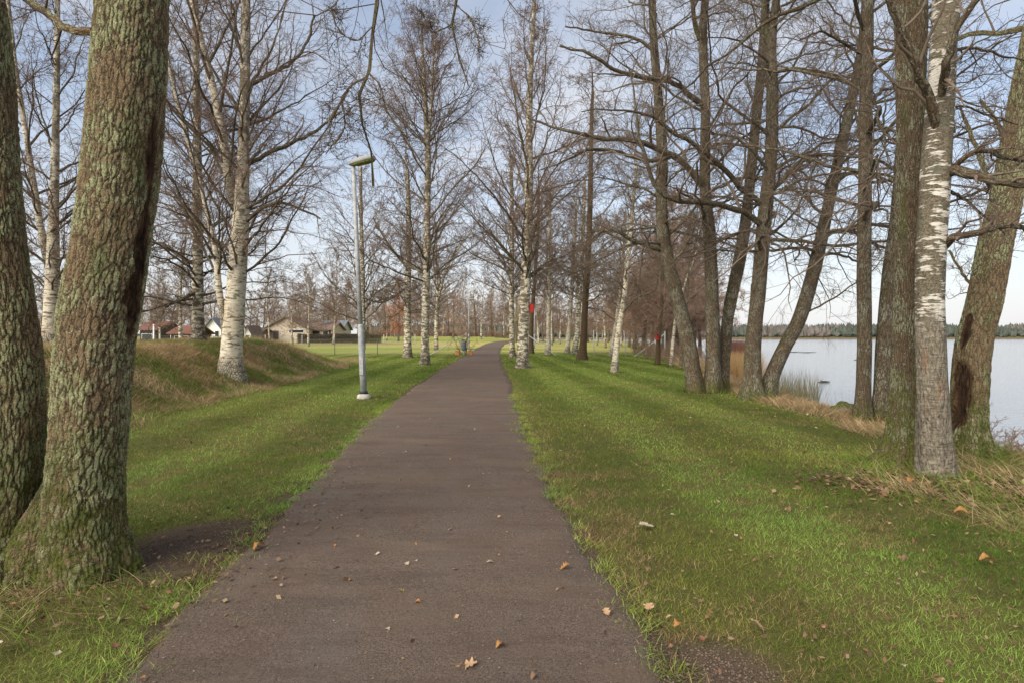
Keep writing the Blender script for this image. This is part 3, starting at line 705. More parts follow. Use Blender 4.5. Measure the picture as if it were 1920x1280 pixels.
# --- the double-stemmed lichen-covered tree at the left edge (near)
root = tree('mossy_tree', 'huge two-stemmed tree with lichen and moss on its bark, at the left edge',
     [(168, 1075, 92), (160, 1000, 84), (160, 900, 82), (168, 800, 80), (180, 640, 79), (193, 560, 80), (207, 480, 78), (227, 320, 77), (240, 160, 75), (250, 0, 71), (262, -300, 62), (270, -600, 50, .3)],
     3.85, 'alder', 'bark_near', H=11, nl=10, z0=6.5, Lm=4.0, dens=.8, seed=3, sides=230, K=640, flare=.16, rough=.035, lobes=4, flare_h=.22,
     extra_stems=([(5, 1085, 100), (0, 1000, 90, .05), (12, 900, 78, .08), (15, 780, 76, .1), (6, 640, 76, .12), (-15, 480, 74, .15), (-28, 320, 71, .2), (-52, 0, 68, .3), (-120, -400, 50, .5)],
                  [(85, 1090, 70, -.02), (88, 1030, 72, 0), (92, 975, 55, .05), (94, 925, 25, .1), (95, 890, 6, .12, 1)],),
     dents=((WP(200, 520, 3.85) + np.array([.22, -.01, 0]), .08, .50, .12, .147), (WP(227, 330, 3.85) + np.array([.2, -.02, 0]), .045, .42, .05, .147), (WP(185, 1085, 3.85) + np.array([.17, -.27, 0]), .09, .10, .30, 0), (WP(84, 850, 3.72), .06, .40, .12, .0)),
     limbs=([(175, 60, 12), (130, 55, 9), (85, 22, 7, .2), (30, -10, 5, .4), (-60, -80, 4, .5)],
            [(255, -420, 26), (420, -470, 20, .3), (600, -330, 12, .7), (700, -120, 6, 1.1), (702, 0, 2.7, 1.2), (697, 70, 2.5, 1.2), (692, 140, 2.2, 1.2), (672, 165, 1.5, 1.3), (676, 230, 1.0, 1.3), (705, 300, .7, 1.4), (700, 350, .4, 1.4)],
            [(698, 50, 1.3, 1.2), (670, 75, 1.1, 1.2), (640, 62, .8, 1.2), (620, 20, .5, 1.2)], [(692, 138, 1.3, 1.2), (715, 165, 1.0, 1.2), (725, 210, .8, 1.2), (765, 260, .4, 1.2)], [(660, 162, 1.2, 1.3), (640, 185, 1.0, 1.3), (645, 240, .7, 1.3), (610, 290, .4, 1.3)],
            [(255, -480, 24), (480, -620, 18, .5), (740, -420, 10, 1.3), (850, -150, 4, 1.9), (858, 0, 1.9, 2.1), (850, 50, 1.4, 2.1), (868, 110, .9, 2.2), (880, 165, .5, 2.2)], [(856, 10, 1.0, 2.1), (885, 40, .8, 2.1), (900, 90, .4, 2.1)], [(850, 45, 1.0, 2.1), (810, 60, .8, 2.1), (790, 20, .4, 2.1)],
            [(690, 145, 2.0, 1.2), (660, 160, 1.5, 1.2), (640, 190, 1.2, 1.1), (615, 230, .8, 1.1)]), branchy_stems=False)
FEET.clear()

# --- birches of the left bank
tree('birch_tree', 'white forked birch standing on the bank crest, seen between the two near left stems',
     [(96, 632, 19), (96, 590, 17), (98, 520, 15), (100, 430, 12), (103, 300, 9), (106, 150, 7), (108, 0, 5)], 17.5, 'birch', 'birch', H=15, nl=24, z0=2.6, Lm=3.4, seed=11,
     extra_stems=([(92, 505, 9), (78, 440, 8), (62, 340, 7), (45, 230, 6), (28, 120, 5), (15, 0, 4)],))
tree('birch_tree', 'large white birch forking low, rooted halfway up the grassy bank left of the lamp',
     [(432, 697, 25), (434, 660, 22), (438, 600, 21), (446, 500, 19), (452, 400, 17), (456, 300, 12), (458, 200, 11), (460, 100, 10), (461, 0, 9)], 18, 'birch', 'birch', H=17, nl=27, z0=3.4, Lm=4.3, seed=12, dens=.95, sides=28, K=90,
     extra_stems=([(440, 385, 12), (430, 340, 10), (418, 260, 9), (400, 170, 8), (378, 80, 7), (360, 0, 6)],
                  [(422, 620, 7), (410, 540, 7), (404, 470, 6), (388, 400, 5), (372, 330, 4), (350, 260, 4)]),
     limbs=([(462, 308, 6), (500, 290, 5), (560, 262, 4, .3), (600, 240, 3, .5), (640, 210, 2, .8)],
            [(460, 165, 5), (505, 140, 4.5), (550, 115, 3.5, .3), (575, 80, 3, .4), (590, 30, 2.5, .5)],
            [(455, 420, 5), (500, 385, 4, -.4), (545, 385, 3, -.8), (600, 410, 2, -1)]))
tree('alder_tree', 'dark slender tree on the bank crest just left of the large forked birch',
     [(372, 634, 14), (371, 600, 12.5), (371, 520, 11), (370, 420, 10), (370, 300, 9), (368, 150, 7), (366, 0, 6)], 22.5, 'alder', 'birch_dark', H=16, nl=40, z0=2.6, Lm=4.6, seed=13,
     limbs=([(372, 500, 5), (335, 480, 4), (300, 455, 3, .5), (270, 470, 2, .5)], [(372, 545, 5), (345, 560, 4, -.5), (310, 575, 3, -.6)]))
tree('birch_tree', 'slim bare tree standing directly behind the street lamp pole', [(679, 655, 7), (680, 600, 5), (680, 520, 4.5), (677, 420, 4), (676, 320, 3)], 44, 'birch', 'birch_dark', H=15.5, nl=26, z0=2.6, Lm=4.8, seed=14,
     dens=.85)
tree('birch_tree', 'scaly grey birch behind and left of the tallest path-side birch', [(764, 669, 9), (764, 640, 7.5), (764, 560, 7), (766, 480, 6), (766, 400, 5), (764, 330, 4)], 44, 'alder', 'birch_dark', H=16.5, nl=34, z0=3.0, Lm=4.6, seed=15, dens=.9,
     limbs=([(762, 540, 2.6), (720, 566, 2, -1), (680, 560, 1.2, -2)], [(758, 495, 3), (730, 460, 2, .5), (700, 410, 1.5, 1)]))
tree('birch_tree', 'tall straight birch at the left edge of the path, the nearest one left of it',
     [(796, 684, 10), (797, 655, 8), (797, 600, 7.5), (800, 500, 7), (801, 400, 6.3), (802, 300, 6), (798, 210, 5), (793, 120, 3.5), (790, 50, 1.5)], 33, 'birch', 'birch_dark', H=21, nl=34, z0=4.5, Lm=5.2, seed=16, sides=20, K=80,
     extra_stems=([(800, 300, 3), (808, 200, 3), (812, 120, 2.2), (818, 60, 1.2)],), limbs=([(794, 512, 3), (760, 495, 2.4, 1), (735, 470, 1.8, 1), (705, 420, 1.2, 1.5)],))
tree('birch_tree', 'thin forked birch beyond the path-side birches, by the fence brace', [(818, 654, 4), (818, 600, 3.5), (820, 560, 3.2), (818, 500, 2.6), (817, 440, 2)], 66, 'birch', 'birch_dark', H=15, nl=22, z0=4, Lm=5, seed=17, dens=.7,
     extra_stems=([(820, 570, 3), (832, 520, 2.6), (850, 480, 2), (880, 440, 1.4)],))
# --- right side of the path
tree('birch_tree', 'large pale birch at the right edge of the path carrying the red nest box',
     [(979, 690, 13), (980, 660, 11), (982, 600, 10.5), (987, 500, 9.5), (991, 400, 8.5), (992, 300, 7.5), (993, 200, 6), (997, 100, 4.5), (1002, 0, 3)], 29.4, 'birch', 'birch_dark', H=21, nl=38, z0=4.2, Lm=5.4, seed=21, sides=24, K=90, dens=1.05)
tree('birch_tree', 'slender birch just left of and behind the birch with the nest box', [(961, 671, 6.5), (960, 640, 5.2), (959, 560, 4.8), (960, 440, 4.2), (959, 330, 3.4)], 44, 'birch', 'birch_dark', H=16.5, nl=34, z0=4.2, Lm=4.6, seed=22, dens=.85)
tree('birch_tree', 'thin tree half hidden behind the birch with the nest box', [(996, 655, 5), (997, 600, 4), (1003, 520, 3.5), (1008, 440, 3), (1010, 360, 2.4)], 55, 'birch', 'bark_brown', H=16, nl=24, z0=5, Lm=4.4, seed=23, dens=.7)
tree('birch_tree', 'slim white birch first to the right of the birch with the nest box', [(1027, 663, 6), (1028, 640, 4.4), (1029, 560, 4), (1031, 460, 3.4), (1031, 360, 2.6)], 52, 'birch', 'birch', H=16.5, nl=28, z0=4.6, Lm=4.6, seed=24, dens=.75)
tree('birch_tree', 'slim birch leaning right, left one of the close pair before the brown trunk', [(1064, 658, 5), (1067, 620, 4), (1071, 560, 3.6), (1076, 480, 3), (1080, 400, 2.5)], 58, 'birch', 'birch', H=17, nl=26, z0=5, Lm=4.8, seed=25, dens=.7)
tree('birch_tree', 'speckled birch right behind the smooth brown trunk', [(1078, 660, 6), (1082, 620, 5), (1087, 540, 4.6), (1093, 440, 3.6), (1096, 340, 2.8)], 54, 'birch', 'birch_dark', H=17, nl=26, z0=5, Lm=4.8, seed=26, dens=.7)
tree('alder_tree', 'dark brown smooth-barked tree with a flared foot in the middle right group',
     [(1091, 671, 10), (1094, 640, 7), (1098, 560, 6), (1103, 480, 5.8), (1106, 400, 5.4), (1108, 300, 4.5), (1110, 200, 3.5)], 40, 'alder', 'bark_brown', H=18, nl=42, z0=3.6, Lm=5.0, seed=27, dens=.85,
     limbs=([(1104, 445, 3.5), (1120, 432, 3, -1), (1145, 440, 2.4, -2), (1175, 455, 1.6, -2)],))
tree('birch_tree', 'young leaning birch standing alone on the lawn right of the brown trunk',
     [(1152, 698, 8), (1154, 670, 6), (1160, 620, 5.5), (1170, 560, 5), (1178, 480, 4.5), (1185, 400, 3.6), (1192, 330, 3)], 26, 'alder', 'birch', H=11.5, nl=30, z0=3.6, Lm=3.0, seed=28, dens=.8,
     limbs=([(1166, 590, 2.6), (1190, 560, 2, -.5), (1225, 545, 1.4, -.8), (1240, 500, .9, -1)],))
tree('birch_tree', 'white birch trunk directly behind the young leaning birch', [(1147, 666, 6), (1152, 630, 4.6), (1158, 590, 4.2), (1166, 520, 3.4), (1172, 430, 2.4)], 48, 'birch', 'birch', H=13, nl=22, z0=4, Lm=3.8, seed=29, dens=.7)
tree('alder_tree', 'thin brown tree on the shore strip carrying the red box', [(1233, 682, 5), (1235, 640, 4.2), (1240, 580, 3.6), (1243, 500, 3), (1245, 420, 2.4)], 33, 'alder', 'bark_brown', H=11, nl=26, z0=2.6, Lm=3.4, seed=30, dens=.7, twig='twig_brown')
tree('birch_tree', 'very thin white birch among brown scrub on the shore strip', [(1258, 684, 3.6), (1262, 640, 3), (1268, 590, 2.6), (1285, 530, 2), (1303, 480, 1.5), (1312, 440, 1.2)], 31, 'birch', 'birch', H=8.5, nl=12, z0=4, Lm=2, seed=31, dens=.6)
tree('alder_tree', 'small dark sapling between the thin white birch and the shore alders', [(1276, 692, 4), (1280, 640, 3), (1288, 570, 2.4), (1292, 500, 1.6)], 28, 'alder', 'bark', H=8, nl=16, z0=2.5, Lm=2.4, seed=32, dens=.6, twig='twig_brown')

# --- shore alders (five stems, two clumps)
tree('alder_tree', 'three-stemmed alder clump at the lawn edge, its left stem leaning left over the grass',
     [(1305, 736, 19), (1300, 700, 16), (1290, 640, 15.5), (1265, 540, 14), (1246, 460, 13), (1240, 380, 12), (1242, 290, 11), (1234, 180, 9), (1226, 80, 8), (1222, 0, 7)], 16.4, 'alder', 'bark', H=15.5, nl=22, z0=4.0, Lm=4.6, seed=41, sides=36, K=120, flare=.3,
     extra_stems=([(1335, 738, 19), (1337, 690, 15.5, .1), (1336, 600, 14, .2), (1331, 450, 12.5, .3), (1322, 350, 11, .3), (1323, 200, 9.5, .3), (1318, 60, 8.5, .3), (1330, -60, 6, .3)],
                  [(1356, 736, 12, .5), (1358, 680, 11, .6), (1366, 590, 12, .8), (1386, 490, 12.5, 1.0), (1400, 400, 11, 1.2), (1414, 260, 10, 1.3), (1428, 120, 9, 1.4), (1436, 0, 8, 1.4)],
                  [(1312, 75, 5, .3), (1302, 40, 4.5, .3), (1296, -30, 4, .2)]),
     limbs=([(1320, 352, 8, .3), (1285, 310, 7.5, -.2), (1240, 282, 6.5, -.6), (1180, 264, 5.5, -1), (1110, 255, 4.5, -1.2), (1050, 240, 3.2, -1.2), (990, 222, 2, -1)],
            [(1318, 198, 6.5, .3), (1290, 175, 6, 0), (1255, 151, 5.5, -.4), (1200, 145, 5, -.8), (1150, 132, 4, -1), (1115, 105, 3.4, -1.2), (1050, 85, 2, -1.2)],
            [(1240, 470, 5), (1215, 462, 4.6, -.3), (1180, 448, 4.2, -.6), (1150, 430, 3, -.8), (1120, 440, 2, -.9), (1090, 470, 1.2, -1)],
            [(1243, 300, 5), (1210, 300, 4.5, -.3), (1160, 285, 3.6, -.6), (1110, 280, 3, -.8), (1060, 300, 2, -1), (1010, 320, 1.2, -1)],
            [(1230, 100, 4), (1190, 72, 3.5), (1130, 62, 2.5), (1060, 50, 1.5)],
            [(1252, 500, 3), (1280, 470, 2.6, -.3), (1300, 430, 2, -.4), (1308, 385, 1.2, -.5)],
            [(1327, 270, 3.6, .2), (1350, 285, 3, 0), (1356, 310, 2.5, -.1), (1350, 345, 1.6, -.2)]))
tree('alder_tree', 'two-stemmed alder clump before the lake, one stem upright and one leaning far right',
     [(1411, 750, 26), (1411, 715, 19), (1412, 650, 16), (1422, 550, 15), (1430, 450, 14.5), (1438, 370, 14), (1446, 290, 12.5), (1448, 180, 12), (1447, 70, 10), (1462, -40, 7)], 14.8, 'alder', 'bark', H=15, nl=24, z0=3.6, Lm=4.8, seed=43, sides=36, K=120, flare=.3,
     extra_stems=([(1438, 748, 17, .1), (1447, 705, 15, .2), (1472, 650, 14.5, .3), (1500, 595, 14.5, .4), (1528, 500, 14, .5), (1548, 410, 12.5, .6), (1570, 310, 11.5, .8), (1592, 210, 11, 1), (1612, 110, 9, 1.2), (1622, 20, 8, 1.4), (1630, -80, 6, 1.5)],
                  [(1444, 100, 7), (1436, 40, 6.5), (1430, -30, 5)]),
     limbs=([(1432, 425, 7), (1412, 410, 7, -.2), (1375, 393, 6.5, -.5), (1330, 380, 6, -.8), (1285, 380, 5.5, -1), (1245, 370, 5, -1.2), (1225, 340, 4.5, -1.3), (1208, 290, 3.8, -1.4), (1192, 200, 2.6, -1.4), (1180, 130, 1.6, -1.4)],
            [(1425, 380, 6.5), (1390, 350, 6.2, -.3), (1350, 310, 5.5, -.7), (1300, 270, 5, -1.1), (1255, 243, 4.4, -1.4), (1215, 215, 3.2, -1.6), (1150, 205, 2, -1.8), (1090, 210, 1.2, -2)],
            [(1452, 352, 6.5), (1470, 335, 6.5, -.1), (1495, 308, 6, -.3), (1530, 292, 5, -.4), (1570, 290, 3.5, -.5), (1620, 268, 2.4, -.6)],
            [(1546, 440, 5.5, .6), (1580, 432, 5, .3), (1610, 440, 4.5, .1), (1650, 462, 3.5, 0), (1690, 480, 2, 0)],
            [(1560, 345, 5, .8), (1590, 325, 4.6, .5), (1640, 330, 4, .3), (1690, 345, 3, .2), (1740, 350, 2, .2)],
            [(1452, 135, 4.5), (1500, 130, 4, -.3), (1560, 140, 3, -.5), (1620, 150, 2, -.7)],
            [(1452, 240, 3.6), (1500, 240, 3, -.2), (1550, 260, 2.2, -.4), (1590, 255, 1.5, -.5)],
            [(1450, 370, 2.6), (1490, 400, 2.2, -.2), (1540, 430, 1.6, -.3)],
            [(1490, 600, 2.6, .4), (1560, 560, 2, .2), (1620, 520, 1.5, 0), (1660, 480, 1, 0)],
            [(1452, 250, 2.4), (1490, 330, 2, -.3), (1540, 400, 1.6, -.5), (1590, 420, 1, -.6)]))
# --- right foreground clump
tree('alder_tree', 'upright grey alder stem pair rooted left of the near right clump, mossy at the foot',
     [(1616, 792, 20), (1618, 740, 15.5), (1621, 640, 15), (1620, 500, 15), (1622, 350, 14), (1624, 180, 13.5), (1627, 0, 12.5)], 11.0, 'alder', 'bark', H=15, nl=22, z0=3.6, Lm=4.4, seed=51, sides=40, K=130, flare=.3,
     extra_stems=([(1648, 800, 20), (1655, 740, 18), (1658, 640, 17, .1), (1668, 520, 16, .3), (1684, 400, 16, .5), (1695, 250, 15, .7), (1705, 50, 13, .9)],),
     limbs=([(1632, 248, 4), (1660, 240, 3.8, -.3), (1700, 258, 3, -.5), (1740, 262, 2, -.6)], [(1632, 325, 4), (1670, 330, 3.6, -.4), (1720, 342, 3, -.6)],
            [(1612, 100, 4), (1580, 80, 3.6, -.3), (1540, 60, 2.6, -.5), (1500, 75, 1.6, -.7)]))
tree('alder_tree', 'dark thick furrowed trunk with mossy roots, touching the near birch',
     [(1688, 888, 50), (1694, 840, 38), (1697, 740, 29), (1698, 640, 26), (1702, 520, 27), (1706, 400, 29), (1708, 280, 29), (1708, 150, 30), (1708, 0, 33), (1706, -200, 28)], 7.1, 'alder', 'bark_dark', H=13, nl=14, z0=7, Lm=4, seed=52, sides=130, K=420, flare=.5, rough=.07, lobes=6, flare_h=.25, dens=.8)
tree('birch_tree', 'near birch with peeling white bands and a grey scarred foot, in the right foreground',
     [(1755, 900, 43), (1752, 850, 39), (1749, 760, 35), (1745, 640, 31), (1744, 520, 30), (1750, 400, 31), (1756, 300, 31), (1763, 200, 29), (1768, 100, 28), (1775, 0, 29), (1780, -250, 24)], 6.5, 'alder', 'birch_near', H=12, nl=10, z0=6.2, Lm=3.8, seed=53, sides=120, K=320, flare=.1, rough=.06, lobes=3, dens=.85,
     limbs=([(1770, 325, 15), (1800, 322, 13, -.2), (1840, 332, 11, -.4), (1880, 342, 10, -.5), (1930, 348, 8, -.6), (2010, 330, 5, -.7)],
            [(1785, 318, 8), (1815, 293, 7, -.2), (1850, 283, 7, -.2), (1890, 298, 6, -.2), (1960, 305, 4, -.2)],
            [(1770, 462, 13), (1790, 445, 10, -.2), (1830, 438, 9, -.4), (1880, 425, 8, -.4), (1940, 428, 6, -.4)],
            [(1763, 205, 6, 0), (1766, 165, 11, -.14), (1778, 112, 10, -.4), (1795, 50, 9, -.5), (1830, 0, 8, -.6), (1880, -60, 6, -.7)],
            [(1758, 262, 6, 0), (1752, 222, 12, -.13), (1740, 178, 12, -.24), (1715, 125, 10, -.4), (1692, 60, 9, -.5), (1665, 0, 8, -.6), (1640, -80, 6, -.7)],
            [(1785, 95, 5), (1830, 90, 4, .3), (1880, 105, 3, .5), (1930, 115, 2, .7)],
            [(1790, 250, 3.5), (1790, 200, 3), (1850, 215, 2.4, .2), (1910, 235, 1.6, .3)],
            [(1782, 360, 5), (1810, 375, 4, .2), (1850, 410, 3, .3), (1885, 440, 2, .3)]))
tree('alder_tree', 'stout alder leaning right out of the frame, dark hollow low on its left',
     [(1822, 862, 40), (1818, 800, 36), (1820, 720, 38), (1826, 650, 38), (1848, 560, 38), (1868, 450, 36), (1885, 380, 34), (1900, 300, 33), (1918, 200, 31), (1940, 80, 29), (1965, -60, 26), (2000, -300, 20)], 7.7, 'alder', 'bark_near', H=13, nl=12, z0=5.4, Lm=4.2, seed=54, sides=110, K=340, flare=.35, rough=.07, lobes=5, dens=.9,
     dents=((WP(1820, 735, 7.7) + np.array([-.17, -.03, 0]), .15, .50, .40, .12), (WP(1828, 630, 7.7) + np.array([-.17, -.05, 0]), .07, .28, .14, .2)),
     limbs=([(1880, 400, 8), (1850, 330, 6, .4), (1820, 250, 4, .6), (1800, 200, 2, .8)], [(1905, 310, 7), (1870, 230, 5, .4), (1840, 190, 3, .6)],
            [(1850, 560, 4, .5), (1810, 520, 3, .9), (1780, 470, 2, 1.2)]))
foot_rings(FEET, 'short grass growing close around the feet of the trees')

# ---------------------------------------------------------------- background trees (copied kinds)
def proto(kind, seed, H, nl, Lm, z0, mat, twig, tw, trunk_r, dens, style, lv=3, forks=0):
    r = np.random.default_rng(seed); root = empty('bare_tree')
    P = [np.array([0, 0, -.3]), np.array([0, 0, .2])]; q = np.array([0, 0, .2]); dr = np.array([0, 0, 1.])
    for k in range(7):
        dr = unit(dr + r.normal(0, .05, 3)); q = q + dr * (H - .2) / 7; P.append(q.copy())
    P = np.array(P); rr = np.concatenate([[trunk_r * 1.2, trunk_r * 1.05], np.linspace(trunk_r, tw, 8)[1:]])
    V, Q, bc, Pc, rc = trunk_verts(P, rr, 8, 20, .25, 4, .05, seed)
    link('trunk', mesh_np('trunk', V, [Q], M[mat], {'bc': bc}), root)
    lb = limbs_from(Pc, rc, nl, z0, Lm, style, r)
    crown('crown', lb, style, tw, dens, root, twig, r, lv)
    return root
def dup(root, loc, rz, s=(1, 1, 1), tilt=(0, 0)):
    c = root.copy(); C.objects.link(c); c.location = loc; c.rotation_euler = (tilt[0], tilt[1], rz); c.scale = s
    for ch in root.children:
        k = ch.copy(); C.objects.link(k); k.parent = c
    return c
rp = random.Random(5)
def placer(protos):
    used = set()
    def f(px, Y, hs, label, group, name, x=None, cat='tree', ws=None):
        i = rp.randrange(len(protos)); p = protos[i]
        X = (px - 960) / F * Y if x is None else x; loc = (X, Y, gnd(X, Y)); rz = rp.uniform(0, 6.28); s = hs * rp.uniform(.9, 1.1); ss = ((ws or 1) * s, (ws or 1) * s, s)
        if i not in used: used.add(i); o = p; o.location = loc; o.rotation_euler = (0, 0, rz); o.scale = ss
        else: o = dup(p, loc, rz, ss)
        o.name = name; tag(o, label, cat, group); return o
    return f
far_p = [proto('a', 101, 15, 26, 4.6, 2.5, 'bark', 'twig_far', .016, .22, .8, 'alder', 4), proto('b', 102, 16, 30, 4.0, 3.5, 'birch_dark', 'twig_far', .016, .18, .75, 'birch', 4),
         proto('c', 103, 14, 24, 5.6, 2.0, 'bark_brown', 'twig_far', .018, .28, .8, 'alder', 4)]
put = placer(far_p)
# the wood beyond the field
for k in range(84):
    px = 560 + k * 7.6 + rp.uniform(-6, 6); Yq = rp.uniform(150, 235) if px < 960 else rp.uniform(170, 270)
    x = (px - 960) / F * Yq
    put(px, Yq, rp.uniform(.95, 1.35), 'bare grey-brown tree in the wood closing the far side of the field', 'trees of the wood beyond the field', 'bare_tree')
for k in range(34):
    px = 60 + k * 15 + rp.uniform(-8, 8); Yq = rp.uniform(118, 170)
    put(px, Yq, rp.uniform(.7, 1.0), 'bare tree standing behind the houses and gardens on the left', 'trees behind the houses', 'bare_tree')
mid_p = [proto('d', 111, 14, 26, 4.4, 2.2, 'birch_dark', 'twig_red', .011, .19, .85, 'alder', 4), proto('e', 112, 15, 30, 3.8, 3.0, 'birch', 'twig_red', .011, .17, .8, 'birch', 4)]
put = placer(mid_p)
for px, Yq, hs, lab in ((548, 84, .8, 'bare tree in front of the cream bungalow gable'), (578, 80, .9, 'thin bare tree before the middle of the bungalow'), (625, 88, .95, 'bare round tree beside the garden hedge, right of the bungalow'),
                        (505, 86, .85, 'bare tree at the left corner of the bungalow'), (902, 120, .95, 'round bare tree alone on the far side of the field, right of the gate shrub'), (300, 60, .75, 'broad bare tree beside the red-roofed shed'), (725, 108, .7, 'thin bare tree at the field edge, left of the orange-leaved tree'),
                        (340, 44, .9, 'bare tree behind the bank, left of the dark slender tree'), (30, 42, .9, 'bare birch at the far left edge of the frame behind the bank'), (150, 48, .85, 'bare tree hidden behind the big mossy trunk')):
    put(px, Yq, hs, lab, None, 'bare_tree')
for k, (px, Yq) in enumerate(((1035, 96), (1050, 120), (1010, 105), (1120, 110), (1135, 84), (1090, 130), (1165, 100), (975, 130), (945, 150), (1062, 150))):
    put(px, Yq, rp.uniform(.8, 1.05), 'bare tree farther along the lake point, beyond the wire fence', 'trees of the lake point beyond the fence', 'bare_tree')
br_p = [proto('f', 121, 11, 34, 4.2, 1.2, 'bark', 'twig_brown', .011, .20, .95, 'alder', 4), proto('g', 122, 12, 36, 3.6, 1.8, 'bark', 'twig_brown', .011, .17, .95, 'alder', 4)]
put = placer(br_p)
for k, (px, Yq) in enumerate(((1205, 62), (1190, 78), (1222, 72), (1180, 92), (1212, 88), (1245, 58), (1250, 80), (1268, 62), (1262, 95), (1232, 104), (1282, 74), (1290, 90), (1300, 60), (1312, 78), (1160, 105), (1275, 110), (1255, 125), (1225, 120), (1195, 118), (1300, 104))):
    put(px, Yq, rp.uniform(1.05, 1.5), 'reddish-brown densely twigged alder in the thicket on the lake shore', 'alders of the shore thicket', 'alder_tree')

# orange-leaved tree and leafy oaks
def leafy(name, label, px, Yq, H, Rw, col, n, seed, z0=1.0):
    r = np.random.default_rng(seed); x = (px - 960) / F * Yq; root = empty(name, (x, Yq, gnd(x, Yq)), label, 'tree')
    P = np.array([[0, 0, -.3], [0, 0, 1], [.1, 0, H * .5], [0, .1, H]]); V, Q, bc, Pc, rc = trunk_verts(P, np.array([.2, .18, .12, .03]), 8, 16, .2, 4, .05, seed)
    link('trunk', mesh_np('trunk', V, [Q], M['bark'], {'bc': bc}), root)
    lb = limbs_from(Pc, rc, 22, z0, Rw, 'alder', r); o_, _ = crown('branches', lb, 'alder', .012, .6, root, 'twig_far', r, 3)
    c = np.array([p[min(len(p) - 1, int(3 + r.random() * 7))] for p, a, b_ in lb for _ in range(n // len(lb))]); m_ = len(c)
    c = c + r.normal(0, Rw * .13, (m_, 3)); u = unit(r.normal(0, 1, (m_, 3))); w_ = unit(np.cross(u, r.normal(0, 1, (m_, 3)))); s = r.uniform(.05, .10, m_)[:, None]
    V = np.stack([c - u * s, c - w_ * s * .6, c + u * s, c + w_ * s * .6], 1).reshape(-1, 3)
    cc = np.repeat(np.array(col)[None] * r.uniform(.55, 1.3, m_)[:, None], 4, 0)
    link('foliage', mesh_np('foliage', V, [np.arange(4 * m_).reshape(-1, 4)], M['leafm'], cols=cc, smooth=False), root)
leafy('beech_tree', 'beech still wearing orange autumn leaves, behind the scaly grey birch', 747, 104, 11.5, 2.8, (.50, .17, .05), 5200, 201)
leafy('oak_tree', 'oak with thin brown autumn leaves at the wood edge right of the orange beech', 850, 132, 10, 3.6, (.34, .15, .06), 2200, 202)
leafy('oak_tree', 'small yellowish-leaved tree visible behind the slender birch by the path', 968, 110, 9, 2.2, (.42, .33, .06), 900, 203)
# far shore forest (one mass)
r = np.random.default_rng(77); n = 7500
fx = r.uniform(-200, 1500, n); fy = 742 + r.uniform(0, 90, n); fh = r.uniform(6, 13, n) * (.7 + .6 * fbm(fx, fy, 50, 2)) + 2; fr = fh * r.uniform(.16, .34, n)
a = np.arange(6) * PI / 3; Vs = []; cs = []
cc = lerp(np.repeat(np.array((.12, .14, .11))[None], n, 0), np.repeat(np.array((.24, .205, .18))[None], n, 0), (fbm(fx, fy, 25, 8) > .48) * .8 + r.uniform(-.2, .2, n)).clip(.02, 1)  # distance haze painted in: tree colours paled and greyed
lev = [(0.0, .05), (.12, .7), (.3, 1.0), (.55, .7), (.8, .35), (1.0, .02)]
for (t, k) in lev:
    jit = r.uniform(.6, 1.3, (n, 6)); Vs.append(np.stack([fx[:, None] + np.cos(a) * fr[:, None] * k * jit, fy[:, None] + np.sin(a) * fr[:, None] * k * jit, gz(fx, fy)[:, None] + t * fh[:, None] + r.normal(0, .03, (n, 6)) * fh[:, None]], -1))
V = np.stack(Vs, 1); idx = np.arange(V.size // 3).reshape(n, len(lev), 6); A = idx[:, :-1]; B = idx[:, 1:]
Q = np.stack([A, np.roll(A, -1, 2), np.roll(B, -1, 2), B], -1).reshape(-1, 4)
tag(link('far_forest', mesh_np('far_forest', V.reshape(-1, 3), [Q], M['blade'], cols=np.repeat(cc, len(lev) * 6, 0), smooth=False)), 'dark mixed forest along the far shore of the lake', 'forest', kind='stuff')

# shrubs / undergrowth
def shrub(name, label, x, y, h, wdt, n, twig, seed, tw=.006, group=None, cat='shrub', lv=3):
    r = np.random.default_rng(seed); root = empty(name, (x, y, gnd(x, y)), label, cat, group)
    lb = []
    for k in range(n):
        a_ = r.uniform(0, 6.28); el = R(r.uniform(45, 85)); D = np.array([[math.cos(a_) * math.cos(el), math.sin(a_) * math.cos(el), math.sin(el)]])
        P, _ = growN(np.array([[r.normal(0, wdt * .25), r.normal(0, wdt * .15), -.1]]), D, np.array([h * r.uniform(.6, 1.1)]), np.array([.02]), np.array([.005]), 6, .12, (0, 0, .03), 0, r); lb.append((P[0], tw * 2.2, tw))
    crown('stems', lb, 'alder', tw, .75, root, twig, r, lv); return root
shrub('shrub', 'thin bare multi-stemmed shrub at the left gate post by the path', -4.25, 51.5, 2.0, .5, 8, 'twig', 301, .008)
ri = random.Random(3)
hp = [shrub('shrub', 'low reddish-brown bush at the foot of the far wood', 0, 0, 2.4, 2.2, 16, 'twig_brown', 310 + k, .02) for k in range(2)]
for k in range(26):
    px = 700 + k * 11 + ri.uniform(-4, 4); Yq = ri.uniform(142, 160); x = (px - 960) / F * Yq; loc = (x, Yq, gnd(x, Yq))
    o = hp[k] if k < 2 else dup(hp[k % 2], loc, 0)
    o.location = loc; o.rotation_euler = (0, 0, ri.uniform(0, 6)); s = ri.uniform(.8, 1.3); o.scale = (s, s, s * .8)
    tag(o, 'low reddish-brown bush at the foot of the far wood', 'shrub', 'bushes along the far wood edge')
sp_ = [shrub('shrub', 'leafless scrub', 0, 0, 1.5, 1.4, 16, 'twig_brown', 320 + k, .008) for k in range(2)]
